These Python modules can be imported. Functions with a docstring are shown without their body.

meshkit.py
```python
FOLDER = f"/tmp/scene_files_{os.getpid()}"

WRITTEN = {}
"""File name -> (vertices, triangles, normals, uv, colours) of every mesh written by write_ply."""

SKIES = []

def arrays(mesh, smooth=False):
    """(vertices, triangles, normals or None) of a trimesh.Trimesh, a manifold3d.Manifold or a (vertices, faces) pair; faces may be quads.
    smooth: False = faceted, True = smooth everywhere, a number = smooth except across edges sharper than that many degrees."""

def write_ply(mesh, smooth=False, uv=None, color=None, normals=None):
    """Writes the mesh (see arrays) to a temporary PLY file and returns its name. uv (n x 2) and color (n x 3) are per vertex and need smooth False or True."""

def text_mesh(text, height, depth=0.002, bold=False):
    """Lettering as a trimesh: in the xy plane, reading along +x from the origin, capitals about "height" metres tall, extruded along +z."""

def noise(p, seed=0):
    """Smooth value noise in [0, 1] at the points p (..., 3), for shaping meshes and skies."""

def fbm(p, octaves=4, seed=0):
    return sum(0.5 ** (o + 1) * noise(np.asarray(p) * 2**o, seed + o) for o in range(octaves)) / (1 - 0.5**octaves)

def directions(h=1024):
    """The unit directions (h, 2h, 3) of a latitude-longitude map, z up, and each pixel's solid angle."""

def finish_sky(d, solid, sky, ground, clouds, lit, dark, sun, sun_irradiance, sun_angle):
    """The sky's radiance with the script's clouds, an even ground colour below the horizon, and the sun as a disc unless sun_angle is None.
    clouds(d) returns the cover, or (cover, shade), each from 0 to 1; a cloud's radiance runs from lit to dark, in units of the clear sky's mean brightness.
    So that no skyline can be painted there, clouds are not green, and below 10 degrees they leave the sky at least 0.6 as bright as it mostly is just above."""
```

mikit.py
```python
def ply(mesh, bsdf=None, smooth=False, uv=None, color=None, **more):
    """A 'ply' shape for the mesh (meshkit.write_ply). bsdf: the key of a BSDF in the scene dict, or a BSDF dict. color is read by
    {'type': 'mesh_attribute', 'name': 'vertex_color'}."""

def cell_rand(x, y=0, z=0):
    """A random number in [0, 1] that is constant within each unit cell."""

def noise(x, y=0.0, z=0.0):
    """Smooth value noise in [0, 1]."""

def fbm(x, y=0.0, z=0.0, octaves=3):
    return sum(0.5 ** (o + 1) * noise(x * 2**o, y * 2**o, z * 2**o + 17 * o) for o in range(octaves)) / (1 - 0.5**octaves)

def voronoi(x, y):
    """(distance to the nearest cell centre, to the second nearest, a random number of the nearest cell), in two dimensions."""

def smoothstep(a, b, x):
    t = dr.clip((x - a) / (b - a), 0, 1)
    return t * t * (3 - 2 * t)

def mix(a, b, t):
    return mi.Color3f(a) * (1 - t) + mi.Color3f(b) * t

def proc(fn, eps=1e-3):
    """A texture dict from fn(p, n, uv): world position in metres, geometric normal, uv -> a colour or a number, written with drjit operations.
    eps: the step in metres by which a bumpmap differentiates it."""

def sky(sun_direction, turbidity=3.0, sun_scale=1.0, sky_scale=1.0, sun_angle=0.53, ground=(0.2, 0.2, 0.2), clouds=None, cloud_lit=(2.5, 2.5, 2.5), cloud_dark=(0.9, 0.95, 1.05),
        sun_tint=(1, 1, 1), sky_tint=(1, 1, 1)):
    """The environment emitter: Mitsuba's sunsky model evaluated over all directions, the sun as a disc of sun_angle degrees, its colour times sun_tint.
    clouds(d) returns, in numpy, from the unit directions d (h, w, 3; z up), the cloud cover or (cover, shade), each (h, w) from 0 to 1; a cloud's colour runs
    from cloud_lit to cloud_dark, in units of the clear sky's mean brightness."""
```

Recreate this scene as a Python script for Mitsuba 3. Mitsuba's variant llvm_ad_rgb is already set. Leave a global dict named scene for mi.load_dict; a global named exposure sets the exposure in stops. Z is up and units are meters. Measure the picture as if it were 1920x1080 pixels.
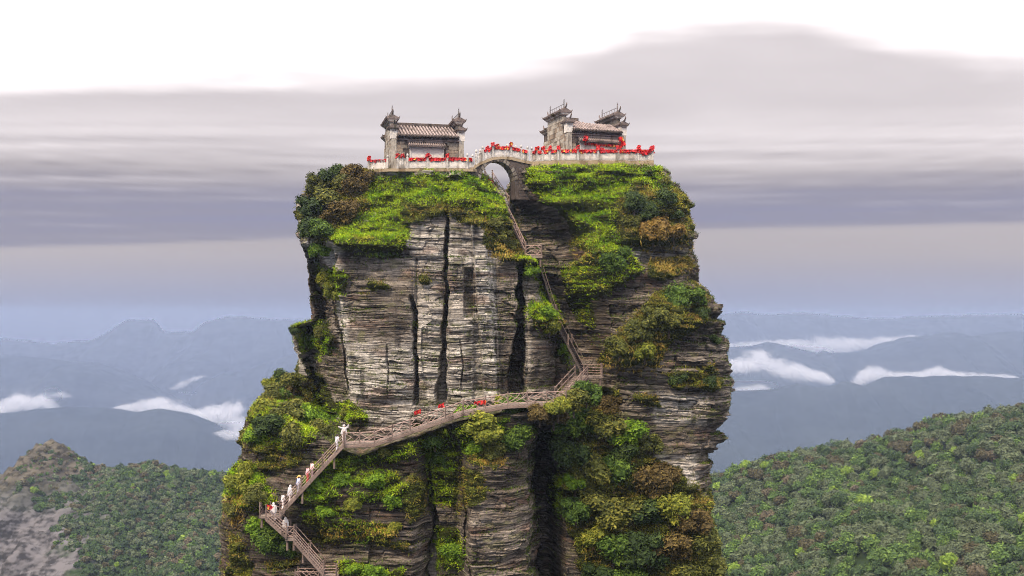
import math, random
import numpy as np, trimesh, shapely
import shapely.geometry as sg
import mitsuba as mi, drjit as dr
import mikit, meshkit
from mikit import noise, fbm, smoothstep, mix, cell_rand

T = mi.ScalarTransform4f
rnd = random.Random(11)
rng = np.random.default_rng(5)
scene, labels = {}, {}

# ------------------------------------------------------------------ camera, light, exposure
F, CX, HY = 2000.0, 960.0, 585.0      # focal length, centre column and horizon row of the elevation drawing (1920 units wide)
scene['camera'] = {'type': 'perspective', 'fov': math.degrees(2 * math.atan(960 / F)), 'fov_axis': 'x',
                   'near_clip': 0.5, 'far_clip': 60000.0, 'principal_point_offset_y': -45 / 1080,
                   'to_world': T().look_at(origin=[0, 0, 0], target=[0, 1, 0], up=[0, 0, 1])}
exposure = 3.2
HZ = 2.45e-4                              # density of the air, per metre

EDGE = np.array([(-1500, 120), (-700, 165), (0, 172), (250, 152), (450, 146), (600, 152), (800, 142), (1000, 122), (1100, 98), (1200, 72), (1350, 56), (1500, 50), (1600, 66),
                 (1700, 90), (1850, 114), (1920, 118), (2500, 150), (3400, 120)], float)
EDGE_AZ = np.degrees(np.arctan((EDGE[:, 0] - CX) / F)); EDGE_EL = np.degrees(np.arctan((HY - EDGE[:, 1]) / F))


def clouds(d):
    az = np.degrees(np.arctan2(d[..., 0], d[..., 1]))
    g = np.clip((np.abs(az) - 35) / 30, 0, 1)                           # the bank ahead is straight and far off, elsewhere it runs round the horizon
    el = np.degrees(np.arctan2(d[..., 2], np.sqrt(d[..., 1] ** 2 + (g * d[..., 0]) ** 2)))
    d = np.stack([np.sin(np.radians(az)) * np.cos(np.radians(el)), np.cos(np.radians(az)) * np.cos(np.radians(el)), np.sin(np.radians(el))], -1)
    q = np.stack([d[..., 0] * 2.2, d[..., 1] * 2.2, d[..., 2] * 22], -1)
    streak = meshkit.fbm(q + 3.1, 5)                                    # long flat bands
    q2 = np.stack([d[..., 0] * 6, d[..., 1] * 6, d[..., 2] * 90], -1)
    fine = meshkit.fbm(q2 + 8.3, 4)
    puff = meshkit.fbm(d * np.array([7, 7, 18.0]) + 1.7, 5)
    base = np.interp(az, EDGE_AZ, EDGE_EL)
    wander = 18.5 + 7 * (meshkit.fbm(np.stack([d[..., 0] * 1.6, d[..., 1] * 1.6, d[..., 2] * 0], -1) + 5, 3) - 0.4)
    out = np.clip((np.abs(az) - 42) / 25, 0, 1)
    edge = base * (1 - out) + wander * out + 1.8 * (puff - 0.5) + 1.0 * (fine - .5)
    t = el - edge
    def s(a, b, x):
        x = np.clip((x - a) / (b - a), 0, 1)
        return x * x * (3 - 2 * x)
    # above the bank: thin bright overcast that grows brighter towards the zenith; L is the wanted brightness
    L = 1.40 + 0.35 * s(14, 30, el) + 3.7 * s(22, 62, el)
    e2 = el + 1.8 * (streak - .5) + .9 * (fine - .5)
    bank = np.interp(e2, [5.0, 5.8, 6.6, 7.3, 7.9, 8.6, 9.4, 10.4, 11.5, 14], [.36, .38, .42, .49, .58, .69, .78, .76, .72, .74])
    band = meshkit.fbm(np.stack([d[..., 0] * 1.4 + 4, d[..., 1] * 1.4, d[..., 2] * 75], -1), 5, 3)
    band2 = meshkit.fbm(np.stack([d[..., 0] * 2.6 + 9, d[..., 1] * 2.6, d[..., 2] * 210], -1), 4, 6)
    bank = bank * (1 + 1.25 * (band - .5) * s(11.8, 8, el) + .3 * (streak - .5) + .8 * (band2 - .5) * s(10.5, 7, el) + .22 * (puff - .5))
    low_edge = el - (3.5 + 0.026 * (np.clip(az, -45, 45) + 25)) + .5 * (streak - .5)
    blue = s(7.9, 6.2, e2) * s(-.15, .25, low_edge) * (.55 + .9 * (.6 - band))
    bank = bank * (1 - .20 * blue) * (1 - .2 * out)
    lowp = s(.25, -.15, low_edge)
    bank = bank * (1 - lowp) + lowp * (0.52 - .17 * s(3.4, -0.2, el) + .14 * (streak - .5))
    f = s(-1.0, 0.8, t)
    L = L * f + bank * (1 - f)
    shade = (6.2 - L) / (6.2 - 0.205)
    return 1 - .045 * np.clip(blue, 0, 1) - .075 * lowp * s(3.6, -.2, el), np.clip(shade, 0, 1)


scene['sky'] = mikit.sky([-0.45, -0.75, 0.95], turbidity=3, sun_scale=0.3, sun_angle=10, clouds=clouds,
                         cloud_lit=(6.6, 6.15, 6.05), cloud_dark=(0.212, 0.187, 0.217),
                         sky_tint=(.5, .8, 1.6), ground=(0.13, 0.15, 0.15), sun_tint=(1.0, 0.95, 0.88))


# ------------------------------------------------------------------ helpers
def col(r, g, b): return {'type': 'rgb', 'value': [r, g, b]}


def at(px, py, Y): return np.array([(px - CX) / F * Y, Y, (HY - py) / F * Y])


def lerp(a, b, t): return a + (b - a) * t


def sst(a, b, x):
    x = np.clip((x - a) / (b - a), 0, 1)
    return x * x * (3 - 2 * x)


def hsh(*k):
    n = np.zeros(np.broadcast(*k).shape, np.uint64)
    for v in k:
        n = (n * np.uint64(6364136223846793005) + (np.asarray(v).astype(np.int64) + 1000003).astype(np.uint64)) & np.uint64(0xFFFFFFFFFFFFFFFF)
        n ^= n >> np.uint64(29); n *= np.uint64(0xBF58476D1CE4E5B9); n ^= n >> np.uint64(32)
    return (n & np.uint64(0xFFFFFF)).astype(float) / 16777215.0


def N3(x, y, z, seed=0): return meshkit.noise(np.stack(np.broadcast_arrays(x, y, z), -1).astype(float), seed)


def FB(x, y, z, o=3, seed=0): return meshkit.fbm(np.stack(np.broadcast_arrays(x, y, z), -1).astype(float), o, seed)


# elevation drawing of the cliff: where plants grow, as polygons in drawing units
GRASS, SHRUBBY = [], []
EW, EH = 960, 540


def raster(polys):
    m = np.zeros((EH, EW), np.float32)
    for p in polys:
        g = sg.Polygon(p)
        x0, y0, x1, y1 = [int(v / 2) for v in g.bounds]
        x0, y0 = max(x0, 0), max(y0, 0); x1, y1 = min(x1 + 1, EW - 1), min(y1 + 1, EH - 1)
        if x1 <= x0 or y1 <= y0: continue
        xx, yy = np.meshgrid(np.arange(x0, x1 + 1) * 2 + 1, np.arange(y0, y1 + 1) * 2 + 1)
        m[y0:y1 + 1, x0:x1 + 1] = np.maximum(m[y0:y1 + 1, x0:x1 + 1], shapely.contains_xy(g, xx, yy))
    from scipy.ndimage import gaussian_filter
    return gaussian_filter(m, 2.0)


def look(m, px, py):
    i, j = np.clip((py / 2).astype(int), 0, EH - 1), np.clip((px / 2).astype(int), 0, EW - 1)
    return m[i, j] * ((px > -40) & (px < 1960) & (py > -40))


GREEN = [  # bright grass and moss
    [(800, 870), (850, 872), (855, 960), (815, 950)], [(700, 842), (775, 820), (785, 860), (720, 872)], [(1040, 880), (1062, 900), (1055, 990), (1038, 960)], [(1060, 545), (1110, 560), (1120, 620), (1085, 600)],
    [(742, 322), (890, 322), (915, 340), (945, 375), (950, 405), (930, 410), (880, 392), (838, 380), (790, 392), (750, 372)],
    [(640, 345), (742, 326), (752, 372), (768, 445), (764, 466), (700, 474), (650, 472), (612, 446), (650, 420), (700, 400), (690, 370)],
    [(990, 315), (1060, 308), (1240, 312), (1250, 345), (1190, 350), (1165, 380), (1160, 440), (1175, 470), (1130, 470), (1090, 455), (1060, 400), (1010, 370), (985, 335)],
    [(1095, 470), (1180, 470), (1200, 500), (1160, 530), (1120, 560), (1070, 550), (1060, 520)],
    [(980, 490), (1012, 495), (1012, 525), (985, 520)], [(1010, 530), (1030, 545), (1040, 590), (1020, 585)],
    [(992, 570), (1048, 590), (1050, 622), (1000, 620)], [(1050, 630), (1068, 660), (1070, 690), (1052, 680)],
    [(595, 500), (648, 510), (650, 560), (610, 550)], [(545, 612), (600, 608), (618, 640), (600, 672), (560, 655)],
    [(590, 868), (640, 850), (690, 858), (660, 885), (600, 905), (570, 900)], [(560, 905), (620, 900), (645, 930), (600, 945), (555, 935)], [(650, 896), (740, 886), (755, 902), (700, 912), (650, 914)], [(660, 926), (770, 916), (775, 940), (720, 946), (665, 942)], [(560, 952), (640, 950), (665, 964), (560, 978)], [(600, 978), (740, 980), (748, 996), (660, 1006), (600, 994)],
    [(640, 1060), (760, 1062), (760, 1085), (640, 1085)], [(780, 800), (840, 800), (850, 870), (790, 860)], [(815, 1000), (860, 1000), (865, 1070), (820, 1075)],
    [(860, 770), (960, 760), (940, 850), (880, 860), (850, 830)], [(600, 760), (660, 755), (690, 780), (620, 790)], [(470, 760), (600, 745), (610, 800), (540, 850), (470, 830)],
    [(430, 880), (475, 870), (510, 930), (480, 960), (430, 940)], [(640, 845), (735, 850), (700, 874), (645, 866)],
]
OLIVE = [  # olive, yellow and brown tussocks
    [(428, 1000), (460, 1010), (470, 1085), (426, 1085)], [(500, 1045), (560, 1050), (555, 1062), (500, 1060)], [(480, 862), (560, 858), (565, 872), (490, 880)], [(690, 1020), (770, 1012), (775, 1028), (690, 1036)],
    [(785, 880), (800, 960), (770, 980), (768, 900)], [(862, 880), (900, 890), (905, 940), (870, 950)], [(1240, 700), (1345, 695), (1350, 735), (1250, 730)], [(1180, 745), (1240, 740), (1250, 758), (1185, 765)],
    [(565, 380), (600, 325), (690, 318), (742, 322), (690, 350), (690, 410), (620, 430), (600, 480), (570, 450)],
    [(905, 400), (955, 410), (985, 450), (985, 485), (940, 490), (912, 450)],
    [(1160, 350), (1250, 345), (1285, 390), (1290, 455), (1230, 470), (1170, 455)],
    [(1215, 490), (1290, 485), (1300, 510), (1215, 515)],
    [(1120, 690), (1140, 640), (1190, 590), (1230, 545), (1300, 535), (1335, 580), (1330, 600), (1260, 640), (1230, 690)],
    [(1170, 800), (1330, 930), (1345, 1085), (1090, 1085), (1060, 900), (1090, 740), (1150, 740)],
    [(875, 840), (940, 850), (925, 880), (880, 870)], [(470, 690), (560, 680), (600, 760), (520, 860), (460, 850)],
    [(1085, 440), (1160, 470), (1100, 480), (1060, 460)], [(560, 980), (745, 990), (740, 1010), (600, 1020)], [(680, 530), (720, 526), (730, 545), (690, 550)], [(775, 520), (805, 512), (810, 530), (780, 535)], [(742, 372), (800, 385), (838, 380), (838, 398), (790, 412), (756, 420)], [(842, 382), (880, 392), (920, 408), (905, 425), (850, 410)],
]
PALE = [[(842, 600), (888, 600), (885, 745), (838, 745)], [(893, 400), (932, 400), (928, 640), (930, 745), (900, 745)], [(782, 590), (828, 590), (822, 745), (782, 745)], [(665, 660), (770, 660), (774, 750), (660, 750)], [(600, 470), (626, 470), (655, 700), (640, 740)],
        [(780, 420), (832, 420), (832, 480), (782, 480)], [(842, 400), (888, 410), (888, 490), (842, 490)], [(1150, 860), (1312, 850), (1316, 950), (1200, 960)], [(1210, 740), (1330, 740), (1320, 800), (1230, 800)], [(1180, 470), (1300, 470), (1300, 486), (1190, 486)]]
STAIN_SHADE = [[(640, 458), (768, 458), (770, 560), (640, 600)], [(775, 385), (935, 395), (935, 412), (775, 412)], [(868, 500), (888, 500), (888, 592), (868, 592)], [(932, 480), (982, 490), (982, 745), (936, 745)], [(985, 480), (1150, 470), (1130, 740), (1000, 740)], [(575, 480), (600, 490), (640, 660), (640, 760), (570, 740)],  # lichen stain, plus shade under the lip and in recesses put in colour
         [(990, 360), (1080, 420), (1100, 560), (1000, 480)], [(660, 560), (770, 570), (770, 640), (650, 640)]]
MG, MO = raster(GREEN), raster(OLIVE); MP, MS = raster(PALE), raster(STAIN_SHADE)


def strata(s, Z, seed, big=0.7, mid=0.38, fine=0.13, huge=0, tilt=0.02):
    w = Z + tilt * s + 0.9 * (FB(s / 11, Z / 6, seed + .5, 3) - .5) + .5 * (FB(s / 2.4, Z / 2.6, seed + 2.5, 3) - .5)
    rough = FB(s / 5.5, Z / 4.2, seed + 9.5, 3); calm = np.clip((rough - .26) / .26, 0.45, 1.2)      # massive, smooth zones between broken ones
    h = 0
    for th, amp, bw, joint in ((4.1, huge, 8.0, .3 * (huge > 0)), (1.7, big, 5.5, .22), (.62, mid, 2.6, .17), (.23, fine, 1.2, .09)):
        u = w / th + 2.6 * N3(w / th / 3.6, seed * 3.1, s / 60)
        k = np.floor(u); t = u - k
        j = N3(s / (bw * 1.1), k * 13.7 + seed, 0.3)
        c = s / (bw * (0.5 + hsh(k, k * 0 + seed))) + hsh(k, k * 0 + seed + 7) * 10 + 0.35 * N3(s * .9, Z * 1.7, 4.)
        b = hsh(k, np.floor(c), k * 0 + seed)
        fc = np.abs(c - np.floor(c) - .5) * 2
        e = np.minimum(t, 1 - t) * th
        open_ = np.clip((N3(s / (bw * .8), k * 5.3, seed + 3.) - .3) / .4, 0, 1.2)                   # a joint opens and closes along its length
        h = h + calm * (amp * (0.75 * (j - .5) + 0.5 * (b - .5)) - joint * (1 - np.clip(e / (.05 + .05 * open_), 0, 1)) * (.25 + 1.0 * hsh(k, k * 0 + 91)) * open_ - joint * .6 * np.clip((fc - .93) / .07, 0, 1))
        h = h + calm * amp * .3 * (t - .5) * (hsh(k, k * 0 + 17) * 2 - .7)
    return h + .35 * (FB(s / 1.2, Z / .9, seed + 4.5, 3) - .5) * np.clip(1.4 - calm, .3, 1)


def pl(pts, y):
    pts = sorted(pts, key=lambda p: p[1])
    return np.interp(y, [p[1] for p in pts], [p[0] for p in pts])


def superellipse(n_front, n_back, hw, d, ex):
    ph = np.linspace(-math.pi, math.pi, 40001)
    f = lambda v: np.sign(v) * np.abs(v) ** ex
    x, y = f(np.sin(ph)), -f(np.cos(ph))
    st = np.hypot(np.diff(x) * hw, np.diff(y) * d) * np.where(y[1:] < .25, 1.0, n_back / n_front)
    L = np.concatenate([[0], np.cumsum(st)])
    i = np.linspace(0, L[-1], n_front + n_back + 1)[:-1]
    return np.interp(i, L, x), np.interp(i, L, y)


def cliff(name, left, right, top, ysil, depth, feature, rows, cols, seed, zb=-36.0, ex=0.55, capn=30, dome=0.6, amps=(.75, .46, .19), label=''):
    """A closed rock mass. left/right: silhouette lines in the drawing; top(px): top edge; feature(px, py) -> (metres towards the viewer)."""
    ex_, ey_ = superellipse(cols, cols // 4, 18, depth, ex)
    n = len(ex_)
    v = np.concatenate([np.linspace(-.9, 0, 24)[:-1], np.linspace(0, 1, rows)])
    V = np.repeat(v[:, None], n, 1); EX = ex_[None].repeat(len(v), 0); EY = ey_[None].repeat(len(v), 0)
    Z = zb + V * 20; 
    for _ in range(6):
        py = HY - Z / ysil * F
        xl, xr = (pl(left, py) - CX) / F * ysil, (pl(right, py) - CX) / F * ysil
        X = (xl + xr) / 2 + (xr - xl) / 2 * EX
        zt = (HY - top(CX + X / ysil * F)) / F * (ysil - depth * .8)
        Z = np.where(V >= 0, zb + V * (zt - zb), zb + V * 330)
    Y = ysil + depth * EY
    # the sides flare out far below the picture
    fl = np.clip(-V, 0, 1); X = X * (1 + fl * .8); Y = Y + fl * 40 * EY
    nx, ny = np.sign(EX) * np.abs(EX) ** (2 / ex - 1) / 18, np.sign(EY) * np.abs(EY) ** (2 / ex - 1) / depth
    ln = np.hypot(nx, ny) + 1e-9; nx, ny = nx / ln, ny / ln
    px, py = CX + X / Y * F, HY - Z / Y * F
    front = sst(-.05, .5, -ny)
    wob = 46 * (FB(X / 2.6, Z / 1.9, Y / 2.6, 4, 7) - .5)
    veg = np.clip(look(MG, px + wob, py + wob) + look(MO, px + wob, py - wob), 0, 1) * sst(-.3, .1, -ny)
    fwd = feature(px, py) * front
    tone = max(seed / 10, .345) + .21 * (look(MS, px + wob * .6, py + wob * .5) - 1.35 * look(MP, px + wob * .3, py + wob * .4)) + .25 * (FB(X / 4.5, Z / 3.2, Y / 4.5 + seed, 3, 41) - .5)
    arc = np.cumsum(np.hypot(np.diff(X, axis=1, prepend=X[:, :1]), np.diff(Y, axis=1, prepend=Y[:, :1])), axis=1) if False else X * 1.0 + Y * .7 * np.sign(EX)
    st = strata(arc, Z, seed, *amps)
    low = 1.6 * (FB(X / 9, Z / 11, Y / 9 + seed, 3) - .5)
    lump = 2.0 * (FB(X / 1.9, Z / 1.15, Y / 1.9, 2, 3) - .42) + .45 * (N3(X / .55, Z / .5, Y / .55) - .5)
    ledge = strata(arc, Z, seed + 5, .9, .5, 0)
    disp = (st + low) * (1 - .75 * veg) + veg * (lump + 1.0 * ledge + .25)
    X = X + nx * disp; Y = Y + ny * disp - fwd
    # cap
    capX, capY, capZ, capV = [X], [Y], [Z], [veg]
    xc, yc = X[-1].mean(), Y[-1].mean(); ztop_flat = name != 'cliff_002'
    for k in range(1, capn + 1):
        s = 1 - k / capn
        cx = xc + (X[-1] - xc) * s; cy = yc + (Y[-1] - yc) * s
        bump = dome * (1 - s * s) + .5 * (FB(cx / 1.3, cy / 1.3, seed, 3) - .5) * min(1, k / 3)
        zt = Z[-1] * s + Z[-1].mean() * (1 - s) if top(np.array([0.]))[0] == top(np.array([960.]))[0] else (HY - top(CX + cx / ysil * F)) / F * (ysil - depth * .8)
        capX.append(cx[None]); capY.append(cy[None]); capZ.append((zt + bump)[None]); capV.append((np.ones((1, n)) if ztop_flat else .5 * np.ones((1, n))) * .8)
    X, Y, Z, veg = (np.concatenate(a) for a in (capX, capY, capZ, capV))
    m = len(X)
    idx = np.arange(m * n).reshape(m, n); a, b = idx[:-1], np.roll(idx, -1, 1)[:-1]; c, d = idx[1:], np.roll(idx, -1, 1)[1:]
    fc = np.concatenate([np.stack([a, b, d], -1).reshape(-1, 3), np.stack([a, d, c], -1).reshape(-1, 3)])
    P = np.stack([X, Y, Z], -1).reshape(-1, 3)
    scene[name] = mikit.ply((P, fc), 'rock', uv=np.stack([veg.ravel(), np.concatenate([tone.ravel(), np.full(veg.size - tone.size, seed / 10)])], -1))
    labels[name] = {'label': label, 'category': 'cliff', 'kind': 'structure'}
    return P, fc, veg.ravel()


# ------------------------------------------------------------------ rock material
def rock_colour(p, n, uv):
    w = p.z + .02 * p.x + .9 * (fbm(p.x / 9, p.z / 6, p.y / 9) - .5) + .3 * (fbm(p.x * .5, p.z * .4, p.y * .5) - .5)
    band = fbm(p.x * .3, p.y * .3, w * 3.0, 4)
    streak = fbm(p.x * 1.1, p.y * 1.1, p.z * .07, 3)
    patch = fbm(p.x * .16 + 3, p.y * .2, p.z * .13, 3)
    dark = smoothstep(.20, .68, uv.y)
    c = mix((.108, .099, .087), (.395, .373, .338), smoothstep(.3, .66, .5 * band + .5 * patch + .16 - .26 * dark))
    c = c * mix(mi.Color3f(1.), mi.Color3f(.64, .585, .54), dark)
    c = mix(c, (.16, .10, .075), .6 * smoothstep(.58, .72, fbm(p.x * .3 + 9, p.y * .3, w * .8, 3)))
    c = mix(c, (.05, .044, .04), .85 * smoothstep(.50, .64, fbm(p.x * .5, p.y * .5, w * 5.5 + 7, 3)) * smoothstep(.30, .55, fbm(p.x * .12 + 4, p.y * .12, p.z * .2, 3)))
    c = mix(c, (.05, .045, .042), .75 * smoothstep(.54, .68, streak) * smoothstep(.42, .62, fbm(p.x * .3, p.y * .3, p.z * .35, 3)))
    c = mix(c, (.11, .115, .045), .5 * smoothstep(.55, .75, fbm(p.x * .9, p.y * .9, p.z * 1.4 + 31, 3)))
    c = c * (.7 + .6 * noise(p.x * 4, p.y * 4, p.z * 9)) * (1 - .5 * smoothstep(.5, .72, noise(p.x * .7, p.y * .7, w * 8.5)))
    soil = mix((.022, .022, .011), (.05, .06, .014), fbm(p.x * 1.5, p.y * 1.5, p.z * 1.5, 3))
    return mix(c, soil, smoothstep(.3, .6, uv.x + .35 * (noise(p.x * 3, p.y * 3, p.z * 3) - .5)))


scene['rock'] = {'type': 'twosided', 'b': {'type': 'diffuse', 'reflectance': mikit.proc(rock_colour)}}


# ------------------------------------------------------------------ the three rock masses
def hash_of(line): return float(sum(q[0] for q in line) % 97)


def crack(px, py, line, hw, depth, y0, y1, soft=10):
    c = pl(line, py)
    w = np.interp(py, [q[0] for q in hw], [q[1] for q in hw]) if isinstance(hw, list) else hw
    jag = (6 if np.max(hw if np.isscalar(hw) else 9) < 4 else 13) * (FB(px / 40, py / 26, hash_of(line), 4) - .5)
    w = w * (.55 + .9 * N3(py / 23., hash_of(line), .5)); depth = depth * (.45 + .8 * N3(py / 35., hash_of(line), 2.5))
    return -depth * (1 - sst(.55, 1.0, np.abs(px - c + jag) / w)) * sst(y0 - soft, y0 + soft, py) * (1 - sst(y1 - soft, y1 + soft, py))


def f_left(px, py):
    g = -3.4 * (1 - sst(325, 455, py)) * (1 - sst(740, 790, px)) - 2.5 * (1 - sst(318, 410, py)) * sst(735, 790, px)
    g = g + 1.9 * sst(430, 452, py + 16 * (N3(px / 45., 1.5, .5) - .5)) * (1 - sst(458, 472, py + 22 * (N3(px / 30., 4.5, .5) - .5))) * sst(600, 640, px) * (1 - sst(740, 775, px)) - .8 * sst(460, 474, py) * (1 - sst(520, 600, py)) * sst(630, 650, px) * (1 - sst(740, 775, px))      # grassy lip over the left block
    corner = pl([(622, 440), (632, 560), (645, 650), (655, 740)], py)
    dl = np.clip(corner - px, 0, 200)
    g = g - (2.6 * sst(0, 6, dl) + .06 * dl) * sst(455, 475, py)
    g = g + crack(px, py, [(632, 470), (600, 540), (628, 640), (640, 740)], 3, .9, 480, 740)
    g = g + crack(px, py, [(768, 430), (773, 560), (776, 650), (778, 740)], 5, 2.2, 560, 760)
    g = g - .55 * sst(774, 779, px) * (1 - sst(828, 836, px)) * sst(470, 490, py)
    g = g + crack(px, py, [(838, 380), (836, 500), (832, 600), (828, 690), (822, 745)], [(380, 5), (600, 5), (690, 8), (745, 13)], 3.2, 345, 760)
    g = g + .5 * sst(837, 842, px) * (1 - sst(884, 890, px))
    g = g - 1.0 * sst(868, 871, px) * (1 - sst(885, 888, px)) * sst(500, 506, py) * (1 - sst(590, 600, py))
    rib = pl([(892, 400), (900, 500), (912, 640), (918, 740)], py)
    g = g + 1.0 * sst(-14, -9, px - rib) * (1 - sst(12, 17, px - rib)) * sst(400, 430, py)
    g = g - .9 * sst(20, 24, px - rib) * (1 - sst(950, 975, px)) * sst(480, 520, py)
    g = g + crack(px, py, [(975, 480), (976, 560), (973, 640), (968, 700), (968, 745)], [(480, 4), (560, 9), (640, 12), (720, 16), (745, 17)], 6.5, 498, 780, 8)
    g = g - 1.3 * sst(980, 986, px) * sst(490, 500, py)
    g = g + 1.0 * np.exp(-((py - 600) / 22) ** 2) * sst(985, 995, px) + .9 * np.exp(-((py - 507) / 14) ** 2) * sst(980, 988, px)
    for x0, x1, b in ((655, 772, .7), (779, 830, .55), (841, 888, .5), (930, 966, .5), (990, 1040, .6)):
        u = np.clip((px - x0) / (x1 - x0), 0, 1); g = g + b * np.sqrt(np.clip(4 * u * (1 - u), 0, 1)) * sst(460, 500, py) - .35 * b
    for x, y0, y1 in ((722, 650, 745), (862, 640, 735)):
        g = g + crack(px, py, [(x, y0), (x + 6, (y0 + y1) / 2), (x + 3, y1)], 2.0, .5, y0, y1, 14)
    g = g - .8 * np.exp(-((py - 755) / 10) ** 2) * sst(690, 720, px) * (1 - sst(760, 800, px))
    return g


def f_right(px, py):
    stair = pl([(985, 318), (985, 450), (1010, 500), (1060, 620), (1100, 700), (1100, 760)], py)
    rec = pl([(930, 316), (948, 345), (985, 372), (1045, 398), (1080, 425), (1092, 470), (1112, 560), (1150, 700), (1160, 800)], py)
    g = -5.2 * (1 - sst(-35, 30, px - rec)) * (1 - sst(745, 800, py)) - 2.6 * (1 - sst(312, 470, py))
    # brow from lower left to upper right, hollow under it
    brow = pl([(1120, 690), (1190, 600), (1240, 545), (1340, 540)], py * 0 + py) if False else np.interp(px, [1110, 1190, 1240, 1340], [690, 600, 548, 540])
    g = g + 1.5 * np.exp(-((py - brow - 40) / 45) ** 2) * sst(1110, 1150, px)
    g = g - 1.0 * np.exp(-((py - 485) / 14) ** 2) * sst(1190, 1230, px) - 1.4 * np.exp(-((py - 640) / 30) ** 2) * sst(1060, 1090, px) * (1 - sst(1110, 1140, px))
    g = g + 1.6 * np.exp(-((py - 380) / 30) ** 2) * sst(1150, 1185, px) + 1.3 * np.exp(-((py - 440) / 18) ** 2) * sst(1160, 1185, px)
    g = g - 7.0 * sst(985, 1000, px) * (1 - sst(1028, 1062, px)) * sst(775, 850, py)
    for (x, y, rx, ry, a) in ((1060, 440, 70, 13, -1.4), (1080, 395, 50, 12, -.9), (1090, 520, 40, 26, .9), (1100, 585, 60, 22, -1.5), (1130, 480, 40, 18, 1.2), (1020, 410, 26, 26, .8),
                              (1290, 700, 70, 60, .9), (1180, 640, 60, 60, .7), (1240, 830, 60, 60, -.8)):
        g = g + a * np.exp(-((px - x) / rx) ** 2 - ((py - y) / ry) ** 2)
    return g


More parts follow.
